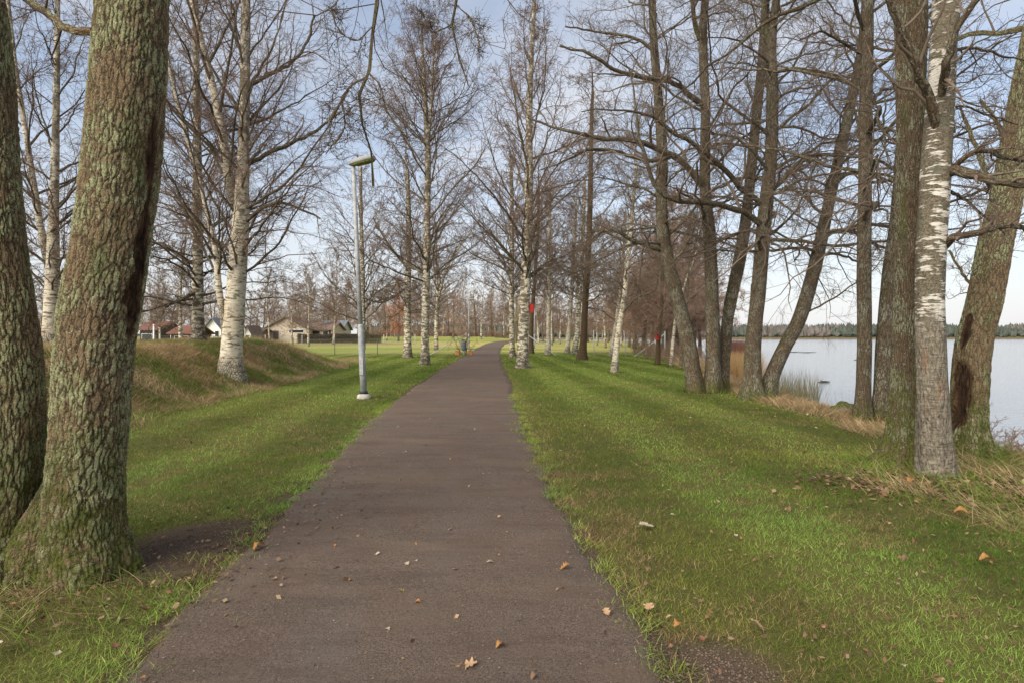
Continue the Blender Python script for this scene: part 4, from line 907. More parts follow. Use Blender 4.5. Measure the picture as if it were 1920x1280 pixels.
for k, (px, Yq) in enumerate(((1215, 42), (1240, 40), (1262, 36), (1285, 33), (1255, 48), (1290, 42), (1320, 36), (1345, 30), (1225, 52), (1300, 52), (1330, 46), (1280, 60), (1195, 56))):
    x = (px - 960) / F * Yq; loc = (x, Yq, gnd(x, Yq)); o = sp_[k] if k < 2 else dup(sp_[k % 2], loc, 0)
    o.location = loc; o.rotation_euler = (0, 0, ri.uniform(0, 6)); s = ri.uniform(.7, 1.1); o.scale = (s, s, s)
    tag(o, 'leafless brown scrub bush on the shore strip behind the alder clumps', 'shrub', 'scrub on the shore strip')

# reeds
def reeds(name, label, poly, n, Lr, col1, col2, wr, lean=(.02, .2), mask=None):
    px = rng.uniform(poly[0], poly[1], n); Yq = rng.uniform(poly[2], poly[3], n); x = (px - 960) / F * Yq; y = Yq
    k = rng.random(n) < .3 + 1.2 * fbm(x, y, 1.3, 83); x, y = x[k], y[k]
    if mask is not None: k = mask(x, y); x, y = x[k], y[k]
    n = len(x); col = lerp(np.repeat(np.array(col1)[None], n, 0), np.repeat(np.array(col2)[None], n, 0), rng.random(n)) * rng.uniform(.7, 1.2, n)[:, None]
    z = np.maximum(gz(x, y), WL - .1)
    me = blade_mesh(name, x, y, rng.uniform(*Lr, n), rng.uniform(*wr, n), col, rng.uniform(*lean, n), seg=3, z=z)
    tag(link(name, me), label, 'reeds', kind='stuff')
reeds('reeds', 'dense straw-yellow reed bed seen between the shore alder stems', (1345, 1425, 20, 44), 9000, (.8, 1.6), (.55, .38, .17), (.38, .22, .10), (.010, .022), (.05, .35), lambda x, y: (gz(x, y) < -.15))
reeds('reeds', 'reddish-brown reed patch farther out in the lake', (1352, 1402, 58, 80), 3500, (1.3, 2.3), (.30, .14, .09), (.22, .11, .08), (.03, .05), (.02, .2))
reeds('reeds', 'sparse thin reeds standing in shallow water right of the leaning alder stem', (1440, 1535, 15, 24), 1100, (.6, 1.4), (.38, .29, .13), (.16, .16, .07), (.006, .012), (.02, .3), lambda x, y: (gz(x, y) < -.35))
reeds('reeds', 'short yellow-green reeds at the waterline beside the alder clump', (1430, 1500, 13.5, 19), 1500, (.4, 1.0), (.42, .33, .12), (.22, .2, .06), (.006, .012), (.05, .5), lambda x, y: (gz(x, y) < -.25))
reeds('reeds', 'a few dry stalks along the water edge before the boulder', (1540, 1620, 11.5, 15), 320, (.35, .85), (.40, .26, .14), (.2, .13, .08), (.005, .009), (.02, .4), lambda x, y: (gz(x, y) < -.2))
for k, (px, Yq, h, lab) in enumerate(((1842, 8.6, .62, 'bare twiggy weed left of the two at the water edge, far right'), (1890, 8.3, .5, 'dried fluffy seed-headed weed at the water edge, far right'), (1912, 8.0, .35, 'low dried weed at the extreme right edge of the shore'))):
    x = (px - 960) / F * Yq; shrub('weed', lab, x, Yq, h, .3, 6, 'twig_brown', 330 + k, .003, cat='weed')

# ---------------------------------------------------------------- lamps
def ring(r_, n, z, cx=0, cy=0): return [(cx + r_ * math.cos(2 * PI * k / n), cy + r_ * math.sin(2 * PI * k / n), z) for k in range(n)]
def street_lamp(label, loc, H, head_dir, s=1.0, lean=0.0):
    root = empty('street_lamp', loc, label, 'street lamp')
    b_ = MB(); b_.tube([(0, 0, -.2), (0, 0, .02), (0, 0, .09), (0, 0, .13)], [.17, .18, .165, .10], 20); b_.obj('concrete_foot', M['concrete'], root, True)
    b_ = MB(); b_.tube([(0, 0, .12), (0, 0, .17), (0, 0, .20)], [.115, .10, .075], 18); b_.obj('collar', M['black'], root, True)
    tl = math.tan(lean)
    b_ = MB(); b_.tube([(0, 0, .15), (tl * .9, 0, 1.0), (tl * 1.75, 0, 1.85), (tl * 1.77, 0, 1.87), (tl * 1.8, 0, 1.90), (tl * 1.83, 0, 1.93)], [.086 * s, .084 * s, .081 * s, .081 * s, .072 * s, .063 * s], 18)
    b_.obj('lower_pole', M['galv'], root, True)
    b_ = MB(); b_.tube([(tl * 1.9, 0, 1.90), (tl * (H * .6), 0, H * .6), (tl * H, 0, H - .05)], [.063 * s, .058 * s, .052 * s], 16); b_.obj('upper_pole', M['galv'], root, True)
    b_ = MB(); b_.box(-.05, .05, .03, .075, .62, 1.05, Matrix.Translation((tl * .8, -.145, 0))); b_.obj('access_hatch', M['galv'], root, bevel=.006)
    hd = empty('lamp_head'); hd.parent = root; hd.location = (tl * H, 0, H); hd.rotation_euler = (R(10), R(-9), head_dir); hd.scale = (1.1, 1.1, 1.6)
    # housing: a flattened rounded box swelling toward its front end
    V = []; F_ = []; n = 16; st_ = [(-.10, .055, .02), (-.04, .10, .045), (.1, .14, .07), (.35, .155, .08), (.50, .14, .07), (.57, .09, .04)]
    for (x, hw, hh) in st_:
        for k in range(n):
            a_ = 2 * PI * k / n; cx = math.copysign(abs(math.cos(a_)) ** .6, math.cos(a_)); cz = math.copysign(abs(math.sin(a_)) ** .7, math.sin(a_))
            V.append((x, hw * cx, max(cz, -.05) * hh + .01))
    for i in range(len(st_) - 1):
        for k in range(n): F_.append((i * n + k, i * n + (k + 1) % n, (i + 1) * n + (k + 1) % n, (i + 1) * n + k))
    F_ += [tuple(range(n)), tuple(range((len(st_) - 1) * n, len(st_) * n))[::-1]]
    b_ = MB(); b_.add(V, F_); b_.obj('housing', M['lampcap'], hd, True)
    V2 = [(x * .97 + .01, y * .9, -abs(z) * .75 if z > .02 else z) for x, y, z in V]
    b_ = MB(); b_.add([(x, y, (-(max(z, 0)) * .8) + .006) for x, y, z in V2[:]] if False else [(v_[0] * .96 + .012, v_[1] * .92, .012 - max(0, math.sin(2 * PI * (i % n) / n)) ** .7 * .055 * (st_[i // n][2] / .08)) for i, v_ in enumerate(V)], [f[::-1] for f in F_])
    b_.obj('diffuser', M['algae'], hd, True)
    return root
lp = onground(682, 14.9)
street_lamp('tall galvanised street lamp with an algae-stained head standing on the lawn left of the path', lp, 6.1, R(-15), 1.0, -.045)
lp = onground(1002, 72); street_lamp('distant street lamp seen just right of the birch with the nest box', lp, 5.6, R(5))
lp = onground(879, 66); street_lamp('distant thin street lamp above the left gate post', lp, 5.8, R(5))
lp = onground(740, 118); street_lamp('very distant street lamp at the field edge left of the grey birch', lp, 4.5, R(180))

# ---------------------------------------------------------------- fences
def post_tube(root, x, y, z, h, r_=.03, lean=0, mat='post'):
    b_ = MB(); b_.tube([(x, y, z - .3), (x + lean * .5, y, z + h * .5), (x + lean, y, z + h)], r_, 8); return b_.obj('post', M[mat], root, True)
def netting(root, A, B, h, sp=.12, r_=.0045, mat='wire'):
    A = np.array(A, float); B = np.array(B, float); L = np.linalg.norm((B - A)[:2]); u = (B - A) / L; P, n = [], int(L / sp)
    for k in range(-int(h / sp), n):
        for sgn in (1, -1):
            s0, s1 = k * sp, k * sp + h; z0, z1 = (0, h) if sgn > 0 else (h, 0)
            ta = max(0, (0 - s0) / h); tb = min(1, (L - s0) / h)
            if tb <= ta: continue
            pa = A + u * (s0 + ta * h); pb = A + u * (s0 + tb * h); pa = pa + np.array([0, 0, z0 + (z1 - z0) * ta]); pb = pb + np.array([0, 0, z0 + (z1 - z0) * tb]); P.append((pa, pb))
    P = np.array(P); V, Q, _ = tubes(P, np.full((len(P), 2), r_), 3)
    return link('netting', mesh_np('netting', V, [Q], M[mat]), root)
def wires(root, A, B, hs, r_=.006):
    b_ = MB()
    for h in hs:
        a_ = Vector(A) + Vector((0, 0, h)); c_2 = Vector(B) + Vector((0, 0, h)); b_.tube([a_, c_2], r_, 4, False)
    b_.obj('tension_wire', M['wire'], root)
# left of the gate
FY = 52.
fr_ = empty('wire_fence', (-13, FY, 0), 'green chain-link fence crossing the grass left of the path, behind the bank end', 'fence')
def rel(root, x, y, z): return (x - root.location.x, y - root.location.y, z - root.location.z)
xs_ = [-20, -16.2, -12.3, -8.2, -4.2]
for i, x in enumerate(xs_): z = gnd(x, FY); post_tube(fr_, *rel(fr_, x, FY, z), 1.55 if i < 4 else 2.0, .03 if i < 4 else .045, 0, 'greenpost' if i < 4 else 'post')
netting(fr_, rel(fr_, -20, FY, gnd(-12, FY) + .05), rel(fr_, -4.2, FY, gnd(-4.2, FY) + .05), 1.35, .12, .0038); wires(fr_, rel(fr_, -20, FY, gnd(-12, FY)), rel(fr_, -4.2, FY, gnd(-4, FY)), (.08, .75, 1.4))
b_ = MB(); b_.tube([rel(fr_, -7.5, FY - .1, gnd(-7.5, FY)), rel(fr_, -4.25, FY - .1, gnd(-4.2, FY) + 1.85)], .035, 8); b_.obj('brace', M['post'], fr_, True)
fr2 = empty('wire_fence', (6, FY, 0), 'low-visibility wire fence with pale posts crossing the lawn right of the path to the shore', 'fence')
for x, yy, h, ln in ((1.5, 52, 1.9, 0), (3.65, 54, 2.3, 0), (7.5, 52, 2.2, -.05), (10.05, 50, 2.15, -.22), (12.9, 48, 2.1, 0)): post_tube(fr2, *rel(fr2, x, yy, gnd(x, yy)), h, .04, ln)
b_ = MB(); b_.tube([rel(fr2, 1.5, 52, gnd(1.5, 52) + 1.75), rel(fr2, 3.9, 50.5, gnd(3.9, 50.5))], .035, 8); b_.obj('brace', M['post'], fr2, True)
b_ = MB(); b_.tube([rel(fr2, 12.85, 48, gnd(12.85, 48) + 1.85), rel(fr2, 10.2, 47.5, gnd(10.2, 47.5))], .035, 8); b_.obj('brace', M['post'], fr2, True)
for a_, c_2 in (((1.5, 52), (3.65, 54)), ((3.65, 54), (7.5, 52)), ((7.5, 52), (9.9, 50)), ((9.9, 50), (12.9, 48))):
    A = rel(fr2, *a_, gnd(*a_) + .05); B = rel(fr2, *c_2, gnd(*c_2) + .05); wires(fr2, A, B, (.1, 1.0, 2.0), .007); netting(fr2, A, B, 1.4, .2, .003)
# garden fence near the houses
fr3 = empty('garden_fence', (-45, 84, 0), 'garden fence of pale posts and wire netting running in front of the houses', 'fence')
gp = [(-60, 78), (-53.5, 79), (-48, 80), (-42.5, 81), (-38.5, 82), (-36, 83), (-31, 84), (-26.5, 85), (-23.2, 86), (-19.6, 87), (-15, 88)]
for x, yy in gp: post_tube(fr3, *rel(fr3, x, yy, gnd(x, yy)), 1.6 + (.9 if x in (-38.5,) else 0), .05)
for a_, c_2 in zip(gp[:-1], gp[1:]):
    A = rel(fr3, *a_, gnd(*a_) + .05); B = rel(fr3, *c_2, gnd(*c_2) + .05); wires(fr3, A, B, (.1, .8, 1.45), .012); netting(fr3, A, B, 1.4, .3, .006)
# white frame gate on the bank crest, far left
x0 = (288 - 960) / F * 40; gt = empty('goal_frame', (x0, 40, gnd(x0, 40)), 'white post with netting panel standing behind the bank at the left', 'fence')
zt_ = 1.6 + .9
b_ = MB(); b_.tube([(0, 0, -.2), (0, 0, zt_ - gnd(x0, 40))], .05, 8); b_.obj('post', M['white'], gt, True)
netting(gt, (-2.6, 0, .1), (0, 0, .1), zt_ - gnd(x0, 40) - .2, .22, .007); wires(gt, (-2.6, 0, 0), (0, 0, 0), (zt_ - gnd(x0, 40) - .05,), .02)

# gate-post things: orange blocks, grey cabinet
for (x, w_, lab) in ((-4.95, .42, 'orange painted block on the grass left of the gate shrub'), (-3.75, .38, 'orange painted block on the grass right of the gate shrub')):
    t_ = empty('roadside_block', (x, 51.6, gnd(x, 51.6)), lab, 'block'); b_ = MB(); b_.box(-w_ / 2, w_ / 2, -.2, .2, -.05, .42); b_.obj('body', M['orange'], t_, bevel=.05)
    b_ = MB(); b_.box(-w_ / 2 + .05, w_ / 2 - .05, -.15, .15, .42, .47); b_.obj('lid', M['concrete'], t_, bevel=.01)
cb = empty('litter_bin', (-4.35, 51.2, gnd(-4.35, 51.2)), 'grey litter bin fixed beside the left gate post', 'litter bin')
b_ = MB(); b_.tube([(0, 0, .45), (0, 0, .5), (0, 0, 1.2), (0, 0, 1.25)], [.19, .22, .24, .22], 14); b_.obj('bin_body', M['roofg'], cb, True)
b_ = MB(); b_.tube([(0, 0, -.1), (0, 0, .46)], .04, 8); b_.obj('stand', M['galv'], cb, True)
b_ = MB(); b_.tube([(0, 0, 1.3), (0, 0, 1.36)], [.25, .18], 14); b_.obj('lid', M['black'], cb, True)

# ---------------------------------------------------------------- nest boxes
def nestbox(label, P, s, rz, mat='red'):
    t_ = empty('nest_box', P, label, 'nest box'); t_.rotation_euler = (0, 0, rz)
    b_ = MB(); b_.box(-.09 * s, .09 * s, -.10 * s, .10 * s, -.20 * s, .20 * s); b_.obj('box', M[mat], t_, bevel=.006)
    b_ = MB(); b_.box(-.12 * s, .12 * s, -.19 * s, .12 * s, .205 * s, .232 * s, Matrix.Rotation(R(12), 4, 'X')); b_.obj('roof', M['redroof'], t_, bevel=.004)
    b_ = MB(); b_.tube([(0, -.098 * s, .06 * s), (0, -.105 * s, .06 * s)], .025 * s, 14); b_.obj('entrance_hole', M['black'], t_, True)
    b_ = MB(); b_.box(-.02 * s, .02 * s, .10 * s, .12 * s, -.28 * s, .28 * s); b_.obj('backing_strip', M['woodw'], t_)
p = WP(997, 578, 29.4); nestbox('red nest box with a sloping dark roof on the large pale birch', (p[0], p[1], p[2]), 1.15, R(78))
p = WP(1232, 632, 32.6); nestbox('small bright red box fixed on the thin brown shore tree', (p[0], p[1], p[2]), .85, R(10))

# ---------------------------------------------------------------- houses
def house(name, label, px0, px1, Yq, wall_h, ridge_h, depth, wall, roof, windows=(), chimneys=(), gable=True, ov=.5, doors=()):
    """gable=True : gable faces the camera"""
    x0 = (px0 - 960) / F * Yq; x1 = (px1 - 960) / F * Yq; cx = (x0 + x1) / 2; hw = (x1 - x0) / 2; z = min(gnd(x0, Yq), gnd(x1, Yq), gnd(cx, Yq + depth)) - .1
    t_ = empty(name, (cx, Yq, z), label, 'house')
    b_ = MB()
    if gable:
        V = [(-hw, 0, 0), (hw, 0, 0), (hw, 0, wall_h), (0, 0, ridge_h), (-hw, 0, wall_h)]; V += [(a, depth, c) for a, _, c in V]
        b_.add(V, [(0, 1, 2, 3, 4), (9, 8, 7, 6, 5), (0, 5, 6, 1), (1, 6, 7, 2), (0, 4, 9, 5)])
        b_.obj('wall', M[wall], t_)
        sl_ = (ridge_h - wall_h) / hw; r_ = MB(); e = hw + ov; th = .16
        for s in (-1, 1):
            r_.add([(0, -ov, ridge_h + .01), (s * e, -ov, wall_h - sl_ * ov + .01), (s * e, depth + ov, wall_h - sl_ * ov + .01), (0, depth + ov, ridge_h + .01),
                    (0, -ov, ridge_h + th), (s * e, -ov, wall_h - sl_ * ov + th), (s * e, depth + ov, wall_h - sl_ * ov + th), (0, depth + ov, ridge_h + th)],
                   [(0, 1, 2, 3), (7, 6, 5, 4), (0, 4, 5, 1), (1, 5, 6, 2), (2, 6, 7, 3)])
    else:
        V = [(-hw, 0, 0), (-hw, depth, 0), (-hw, depth, wall_h), (-hw, depth / 2, ridge_h), (-hw, 0, wall_h)]; V += [(hw, b2, c) for _, b2, c in V]
        b_.add(V, [(4, 3, 2, 1, 0), (5, 6, 7, 8, 9), (0, 5, 9, 4), (1, 2, 7, 6)]); b_.obj('wall', M[wall], t_)
        sl_ = (ridge_h - wall_h) / (depth / 2); r_ = MB(); th = .16; e = ov
        for ya, yb in ((-e, depth / 2), (depth + e, depth / 2)):
            za = wall_h - sl_ * e + .01; zb = ridge_h + .01
            r_.add([(-hw - e, ya, za), (hw + e, ya, za), (hw + e, yb, zb), (-hw - e, yb, zb), (-hw - e, ya, za + th), (hw + e, ya, za + th), (hw + e, yb, zb + th), (-hw - e, yb, zb + th)],
                   [(0, 1, 2, 3), (7, 6, 5, 4), (0, 4, 5, 1), (1, 5, 6, 2), (0, 3, 7, 4)])
    ro = r_.obj('roof', M[roof], t_)
    for (cx_, cy_, ch) in chimneys:
        c = MB(); c.box(cx_ - .35, cx_ + .35, cy_ - .3, cy_ + .3, wall_h, ch); c.box(cx_ - .4, cx_ + .4, cy_ - .35, cy_ + .35, ch, ch + .12); c.obj('chimney', M['roofb'], ro)
    for (a, b2, c0, c1) in windows:
        f = MB(); f.box(a - .07, b2 + .07, -.05, -.003, c0 - .07, c1 + .07); fo = f.obj('window', M['white'], t_)
        f = MB(); f.box(a, b2, -.07, -.053, c0, c1); f.obj('pane', M['glass'], fo)
    for (a, b2, c1) in doors:
        f = MB(); f.box(a, b2, -.06, -.003, .1, c1); f.obj('door', M['woodw'], t_)
    return t_
house('bungalow', 'cream bungalow with a low brown gable roof behind the garden fence', 497, 575, 100, 2.5, 4.4, 11, 'cream', 'roofb', ((.6, 3.1, 1.75, 2.25),), ((.6, 4, 5.1),), doors=((-2.2, -1.3, 2.1),))
house('bungalow_wing', 'lower cream side wing with a dark open porch, right of the bungalow gable', 577, 622, 103, 2.3, 3.5, 7, 'cream', 'roofb', ((-1.5, 0, 1.0, 2.0), (.6, 1.5, 1.0, 2.0)), ((1.6, 3.5, 4.2),), gable=False, doors=((1.6, 2.0, 2.1),))
house('garage', 'small cream garage with a grey roof at the right end of the bungalow', 600, 640, 112, 2.3, 3.9, 6, 'cream', 'roofg', ((-.8, .8, 1, 1.9),), gable=False)
house('white_house', 'small white gabled house between the dark slender tree and the large birch', 384, 414, 96, 2.6, 4.2, 9, 'white', 'roofg', ((-.9, -.2, 1.2, 2.1), (.4, 1.0, 1.2, 2.1)))
house('red_shed', 'low long shed with a red tile roof and dark open front, left', 322, 358, 78, 2.0, 2.9, 5, 'woodw', 'roofr', ((-.9, .9, .7, 1.6),), gable=False)
house('red_shed', 'red-roofed outbuilding half hidden by the big mossy trunk', 262, 292, 82, 2.5, 3.6, 6, 'woodw', 'roofr', ((-.8, .6, .8, 1.8),), gable=False)
house('shed', 'small white shed with red door beside the trunk of the large birch', 458, 470, 92, 2.0, 2.9, 4, 'white', 'roofb', ((-.25, .25, 1.0, 1.5),))
house('shed', 'small red-painted garden shed right of the large birch', 467, 488, 96, 1.9, 2.5, 4, 'roofr', 'roofb', ((-.5, .3, .8, 1.4),), gable=False)
# hedge
r = np.random.default_rng(9); n = 26000; hx = r.uniform(-36, -22, n); hy = 95 + r.uniform(0, 1.1, n); hz_ = r.uniform(0, 1, n) ** .8 * (1.35 + .25 * vnoise(hx, hy, .8, 3))
u = unit(r.normal(0, 1, (n, 3))); w_ = unit(np.cross(u, r.normal(0, 1, (n, 3)))); s = r.uniform(.04, .09, n)[:, None]; hx0, hy0, hz0 = -29, 95, gnd(-29, 95)
c = np.stack([hx - hx0, hy - hy0, hz_ + gz(hx, hy) - hz0], -1); V = np.stack([c - u * s, c - w_ * s * .6, c + u * s, c + w_ * s * .6], 1).reshape(-1, 3)
cc = lerp(np.repeat(np.array((.09, .055, .035))[None], n, 0), np.repeat(np.array((.18, .15, .05))[None], n, 0), np.clip(sstep((hx + 26) / 3) * .8 + r.normal(0, .15, n), 0, 1)) * r.uniform(.6, 1.3, n)[:, None]
hd_ = empty('hedge', (hx0, hy0, hz0), 'clipped brown hedge with a yellowish right end behind the garden fence', 'hedge')
link('foliage', mesh_np('foliage', V, [np.arange(4 * n).reshape(-1, 4)], M['leafm'], cols=np.repeat(cc, 4, 0), smooth=False), hd_)
link('stems', mesh_np('stems', *(lambda P: (tubes(P, np.full((len(P), 2), .02), 4)[0], [tubes(P, np.full((len(P), 2), .02), 4)[1]]))(np.array([[(a_ - hx0, .5, -.1), (a_ - hx0 + r.normal(0, .1), .5, 1.2)] for a_ in np.arange(-36, -22, .4)])), M['twig']), hd_)

# ---------------------------------------------------------------- stones, driftwood
from mathutils import noise as mn
def rock(name, label, loc, s, mat, seed, cat='stone'):
    import bmesh
    bm = bmesh.new(); bmesh.ops.create_icosphere(bm, subdivisions=4, radius=1)
    for v_ in bm.verts:
        k = 1 + .22 * mn.fractal(v_.co * 1.3 + Vector((seed, 0, 0)), 1, 2, 4) + .12 * mn.noise(v_.co * 2.7 + Vector((0, seed, 0))); v_.co *= k; v_.co = Vector((v_.co.x * s[0], v_.co.y * s[1], v_.co.z * s[2]))
    me = bpy.data.meshes.new(name); bm.to_mesh(me); bm.free(); me.materials.append(mat)
    for p_ in me.polygons: p_.use_smooth = True
    return tag(link(name, me, loc=loc), label, cat)
m, n_, b, o = material('mossy_stone'); g = G(n_); v = g.node('ShaderNodeTexCoord').outputs['Object']; geo = g.node('ShaderNodeNewGeometry'); sx = g.node('ShaderNodeSeparateXYZ'); g.lk(geo.outputs['Normal'], sx.inputs[0])
c = g.mix(g.ramp(g.noise(v, 9, 5), .35, .65), (.10, .085, .06), (.22, .19, .14)); c = g.mix(g.ramp(g.math('ADD', sx.outputs[2], g.math('MULTIPLY', g.noise(v, 6, 4), .8)), .6, 1.1), c, g.mix(g.ramp(g.noise(v, 30, 4), .35, .65), (.05, .055, .012), (.13, .135, .035)))
g.lk(c, b.inputs['Base Color']); g.bump(b, g.noise(v, 25, 5), .6, .02); M['mossstone'] = m
p = W(1583, 12.2, -.06); rock('boulder', 'rounded mossy boulder at the water edge left of the grey alder stems', p, (.30, .25, .28), M['mossstone'], 3.3, 'boulder')
p = WP(1487, 738, 18.0); rock('stone', 'dark flat stone breaking the shallow water among the sparse reeds', (p[0], 19.6, WL), (.22, .12, .07), M['stone'], 6.1)
p = W(1545, 28, WL); 
def log(label, px, Yq, L_, up, seed):
    x = (px - 960) / F * Yq; t_ = MB(); rr_ = random.Random(seed)
    t_.tube([(-L_ / 2, 0, -.03), (-L_ * .2, .03, .02), (L_ * .1, 0, .03 + up * .3), (L_ / 2, -.05, up)], [.05, .06, .05, .02], 10)
    t_.tube([(-L_ * .1, 0, 0), (-L_ * .2, .04, .10), (-L_ * .32, .03, .16)], [.02, .015, .006], 6)
    tag(t_.obj('driftwood', M['woodw'], None, True, loc=(x, Yq, WL)), label, 'driftwood')
log('piece of driftwood floating on open water, nearest one right of the leaning alder', 1545, 28, .55, .04, 1)
log('farther driftwood branch lying on the lake, right of the two far ones', 1514, 82, 2.6, .1, 2)
log('farthest small driftwood on the lake, left of the two far ones', 1488, 84, 2.6, .1, 3)
log('short driftwood piece floating behind the upright grey alder', 1612, 55, 1.2, .05, 4)

# ---------------------------------------------------------------- fallen leaves
def leaf_mesh(name, kind, col, seed, curl=.3):
    r = np.random.default_rng(seed); n = 26; V = [(0, 0, 0)]; t = np.linspace(0, 1, n)
    if kind == 'oak': wd_ = .32 * np.sin(PI * np.clip(t, .02, .99)) ** .6 * (1 + .38 * np.sin(t * PI * 2 * 4.2 + .5)) * (.55 + .6 * t)
    else: wd_ = .36 * np.sin(PI * t ** .8) * (1 + .06 * np.sin(t * 60))
    wd_[0] = .01; wd_[-1] = .01
    rows = []
    for i in range(n):
        for s in (-1, -.5, 0, .5, 1):
            y_ = wd_[i] * s; zc = curl * (y_ ** 2) * 2.2 + curl * .35 * math.sin(t[i] * 4 + seed) + .03 * r.normal() * abs(s); rows.append((t[i] - .5, y_, zc))
    V = np.array(rows); I = np.arange(n * 5).reshape(n, 5); Q = np.stack([I[:-1, :-1], I[:-1, 1:], I[1:, 1:], I[1:, :-1]], -1).reshape(-1, 4)
    V2, Q2, _ = tubes(np.array([[(-.72, .02, .0), (-.5, 0, 0), (.4, 0, .02)]]), np.array([[.012, .012, .005]]), 4); Q2 = Q2 + len(V)
    cols = np.repeat(np.array(col)[None], len(V) + len(V2), 0) * r.uniform(.8, 1.15, len(V) + len(V2))[:, None]
    cols[len(V):] *= .7
    return mesh_np(name, np.vstack([V, V2]), [np.vstack([Q, Q2])], M['leafm'], cols=cols)
LM = {}
LC = {'tan': (.50, .32, .18), 'orange': (.42, .21, .07), 'brown': (.20, .12, .07), 'pale': (.50, .42, .30), 'yellow': (.50, .40, .13), 'red': (.22, .10, .06)}
for i, (k, c) in enumerate(LC.items()):
    LM['oak', k] = leaf_mesh('fallen_leaf', 'oak', c, 500 + i, .35 + .1 * (i % 3)); LM['ovate', k] = leaf_mesh('fallen_leaf', 'ovate', c, 520 + i, .4 + .15 * (i % 3))
rl = random.Random(12)
def leaf(px, py, size, kind, col, label, group=None, rz=None, lift=.012):
    Yq = CH * F / (py - HY)
    for _ in range(3): x = (px - 960) / F * Yq; z = gnd(x, Yq) + lift; Yq = (CH - z) * F / (py - HY)
    x = (px - 960) / F * Yq; o = link('fallen_leaf', LM[kind, col]); onp = float(pathd(np.array([x]), np.array([Yq]))[0]) < 0
    t_ = .035 if onp else .045
    o.location = (x, Yq, gnd(x, Yq) + t_ + size * .04); o.scale = (size,) * 3; o.rotation_euler = (rl.uniform(-.25, .25), rl.uniform(-.25, .25), rl.uniform(0, 6.28) if rz is None else rz)
    return tag(o, label, 'leaf', group)
leaf(874, 1255, .105, 'oak', 'tan', 'largest tan oak leaf lying on the gravel at the bottom of the path', rz=.1)
leaf(1058, 1068, .075, 'oak', 'orange', 'bright orange lobed leaf at the right edge of the path', rz=.1)
leaf(1138, 1154, .06, 'oak', 'tan', 'tan oak leaf on the gravel close to the right path edge')
leaf(938, 1218, .06, 'ovate', 'orange', 'upright orange-brown leaf right of the largest oak leaf')
leaf(920, 1059, .06, 'oak', 'pale', 'pale yellowish leaf in the middle of the path', rz=.4)
leaf(854, 1072, .045, 'ovate', 'pale', 'small pale leaf just left of the pale yellowish leaf on the path')
leaf(763, 1062, .05, 'oak', 'pale', 'left one of two small pale leaves side by side on the path')
leaf(780, 1057, .04, 'oak', 'pale', 'right one of two small pale leaves side by side on the path')
leaf(756, 1114, .055, 'oak', 'yellow', 'greenish-yellow leaf on the left half of the path')
leaf(1217, 1148, .085, 'oak', 'tan', 'curled tan leaf standing up in the grass right of the path', rz=1.4)
leaf(1213, 992, .13, 'ovate', 'pale', 'pale round leaf lying in the grass right of the path')
leaf(1418, 1182, .09, 'ovate', 'tan', 'round salmon-coloured leaf in the right lawn')
leaf(1270, 1182, .07, 'ovate', 'orange', 'small orange leaf in the grass near the lower right of the path')
leaf(1711, 908, .12, 'ovate', 'orange', 'yellow-orange leaf lying before the near birch foot')
leaf(1802, 968, .12, 'ovate', 'orange', 'orange leaf in long grass below the near birch')
leaf(1850, 1058, .10, 'ovate', 'orange', 'orange leaf on the lawn at the far right')
leaf(155, 1094, .10, 'ovate', 'red', 'reddish-orange leaf at the root of the left tree')
leaf(485, 1030, .10, 'ovate', 'orange', 'orange leaf in the grass edge left of the path')
leaf(270, 1150, .07, 'ovate', 'red', 'red-brown leaf in the grass right of the mossy tree root')
for k in range(46):
    Yq = 2.55 + 9 * rl.random() ** 1.6; c0 = np.interp(Yq, PC_Y, PC_X); x = c0 + rl.uniform(-1.15, 1.15); px = 960 + x / Yq * F; py = HY + CH / Yq * F
    leaf(px, py, rl.uniform(.022, .045), rl.choice(['oak', 'ovate']), rl.choice(['tan', 'brown', 'pale', 'tan', 'orange']), 'small curled withered leaf lying on the gravel path', 'small leaves scattered on the path')
for k in range(150):
    Yq = 2.6 + 9.5 * rl.random() ** 1.25; right = rl.random() < .72
    x = (np.interp(Yq, PC_Y, PC_X) + 1.5 + rl.random() ** 1.1 * (Yq * .85)) if right else (np.interp(Yq, PC_Y, PC_X) - 1.4 - rl.random() * Yq * .45)
    if x > 6.5: x = rl.uniform(1.5, 5)
    px = 960 + x / Yq * F; py = HY + CH / Yq * F
    leaf(px, py, rl.uniform(.03, .062), rl.choice(['oak', 'ovate', 'ovate']), rl.choice(['tan', 'brown', 'brown', 'red', 'brown', 'pale']), 'brown withered leaf caught in the lawn grass', 'brown leaves scattered in the lawn')
# leaf litter (uncountable)
def litter(name, label, cxs, n, size=(.02, .045), cols=None):
    x, y = [], []
    for (a_, b2, sx_, sy_, k) in cxs: x.append(rng.normal(a_, sx_, int(n * k))); y.append(rng.normal(b2, sy_, int(n * k)))
    x = np.concatenate(x); y = np.concatenate(y); n = len(x); z = gz(x, y) + rng.uniform(.01, .05, n)
    u = unit(rng.normal(0, 1, (n, 3)) * np.array([1, 1, .35])); w_ = unit(np.cross(u, rng.normal(0, .4, (n, 3)) + np.array([0, 0, 1.]))); s = rng.uniform(*size, n)[:, None]
    c = np.stack([x, y, z], -1); V = np.stack([c - u * s, c - w_ * s * .6, c + u * s, c + w_ * s * .6], 1).reshape(-1, 3)
    pal = np.array([(.18, .11, .06), (.30, .21, .12), (.10, .065, .04), (.24, .13, .07)]); cc = pal[rng.integers(0, 4, n)] * rng.uniform(.6, 1.2, n)[:, None]
    tag(link(name, mesh_np(name, V, [np.arange(4 * n).reshape(-1, 4)], M['leafm'], cols=np.repeat(cc, 4, 0), smooth=False)), label, 'leaf litter', kind='stuff')
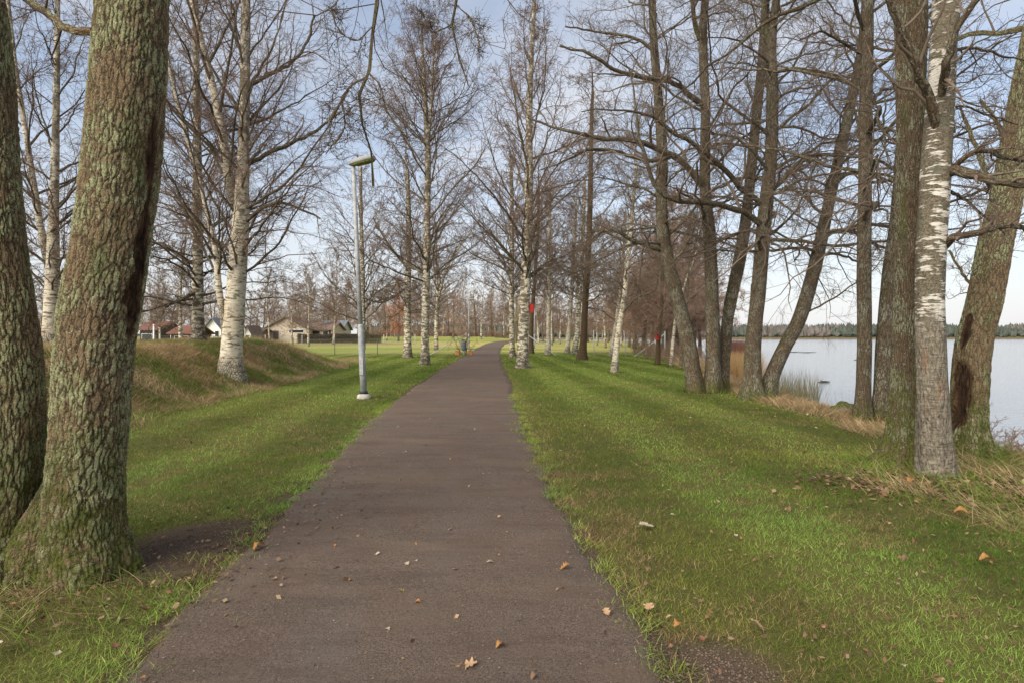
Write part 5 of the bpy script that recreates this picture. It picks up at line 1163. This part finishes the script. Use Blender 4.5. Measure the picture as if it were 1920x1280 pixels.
litter('leaf_litter', 'brown leaf litter gathered around the feet of the near right trunks', [(4.6, 6.0, .5, .35, .5), (5.6, 5.9, .6, .4, .4), (3.9, 6.2, .4, .3, .1)], 2400)
litter('leaf_litter', 'brown leaf fragments on bare earth around the left tree', [(-2.5, 3.5, .5, .25, .5), (-2.2, 4.4, .4, .5, .3), (-1.7, 5.6, .25, .8, .3)], 700, (.008, .026))
litter('leaf_litter', 'small brown leaf fragments scattered through the right lawn', [(2.4, 3.3, 1.2, .7, .6), (3.2, 5.4, 1.4, 1.2, .4)], 1100, (.007, .020))
# crumbs of earth on the bare patches
n = 5200; k = rng.random(n) < .6; x = np.where(k, rng.normal(-2.3, .45, n), rng.normal(1.0, .22, n)); y = np.where(k, rng.normal(4.4, .5, n), rng.normal(2.78, .2, n)); q = dirtmask(x, y) > .25; x, y = x[q], y[q]; n = len(x)
s = rng.uniform(.002, .008, n); o6 = np.array([(1, 0, 0), (0, 1, 0), (-1, 0, 0), (0, -1, 0), (0, 0, .7), (0, 0, -.7)]); tri = np.array([(0, 1, 4), (1, 2, 4), (2, 3, 4), (3, 0, 4), (1, 0, 5), (2, 1, 5), (3, 2, 5), (0, 3, 5)])
V = np.stack([x, y, gz(x, y) + s * .2], -1)[:, None] + o6[None] * s[:, None, None] * rng.uniform(.6, 1.4, (n, 6, 1)); T = (tri[None] + (np.arange(n) * 6)[:, None, None]).reshape(-1, 3)
cc = np.array((.11, .078, .055))[None] * rng.uniform(.4, 2.0, n)[:, None]
tag(link('earth_crumbs', mesh_np('earth_crumbs', V.reshape(-1, 3), [T], M['leafm'], cols=np.repeat(cc, 6, 0), smooth=False)), 'crumbs of dark earth on the bare patches beside the path', 'soil', kind='stuff')
# loose gravel
n = 7000; y = 2.3 + 9 * rng.random(n) ** 1.7; c0 = np.interp(y, PC_Y, PC_X); h0 = np.interp(y, PW_Y, PW); sgn = rng.choice([-1, 1], n); ed = rng.random(n) < .45
x = c0 + np.where(ed, sgn * (h0 - np.abs(rng.normal(0, .14, n))), rng.uniform(-1.25, 1.25, n)); s = rng.uniform(.0015, .0045, n) * rng.choice([1, 1, 1, 1.6], n)
o6 = np.array([(1, 0, 0), (0, 1, 0), (-1, 0, 0), (0, -1, 0), (0, 0, .8), (0, 0, -.8)]); tri = np.array([(0, 1, 4), (1, 2, 4), (2, 3, 4), (3, 0, 4), (1, 0, 5), (2, 1, 5), (3, 2, 5), (0, 3, 5)])
tt = (x - c0) / h0; z = gz(x, y) + .012 + .02 * (1 - tt ** 2) + s * .3
V = np.stack([x, y, z], -1)[:, None] + o6[None] * s[:, None, None] * rng.uniform(.6, 1.4, (n, 6, 1)); T = (tri[None] + (np.arange(n) * 6)[:, None, None]).reshape(-1, 3)
cc = np.array((.15, .115, .09))[None] * rng.uniform(.4, 1.9, n)[:, None]
tag(link('gravel', mesh_np('gravel', V.reshape(-1, 3), [T], M['leafm'], cols=np.repeat(cc, 6, 0), smooth=False)), 'loose fine gravel grains on the path surface', 'gravel', kind='stuff')
print('objects', len(bpy.data.objects))
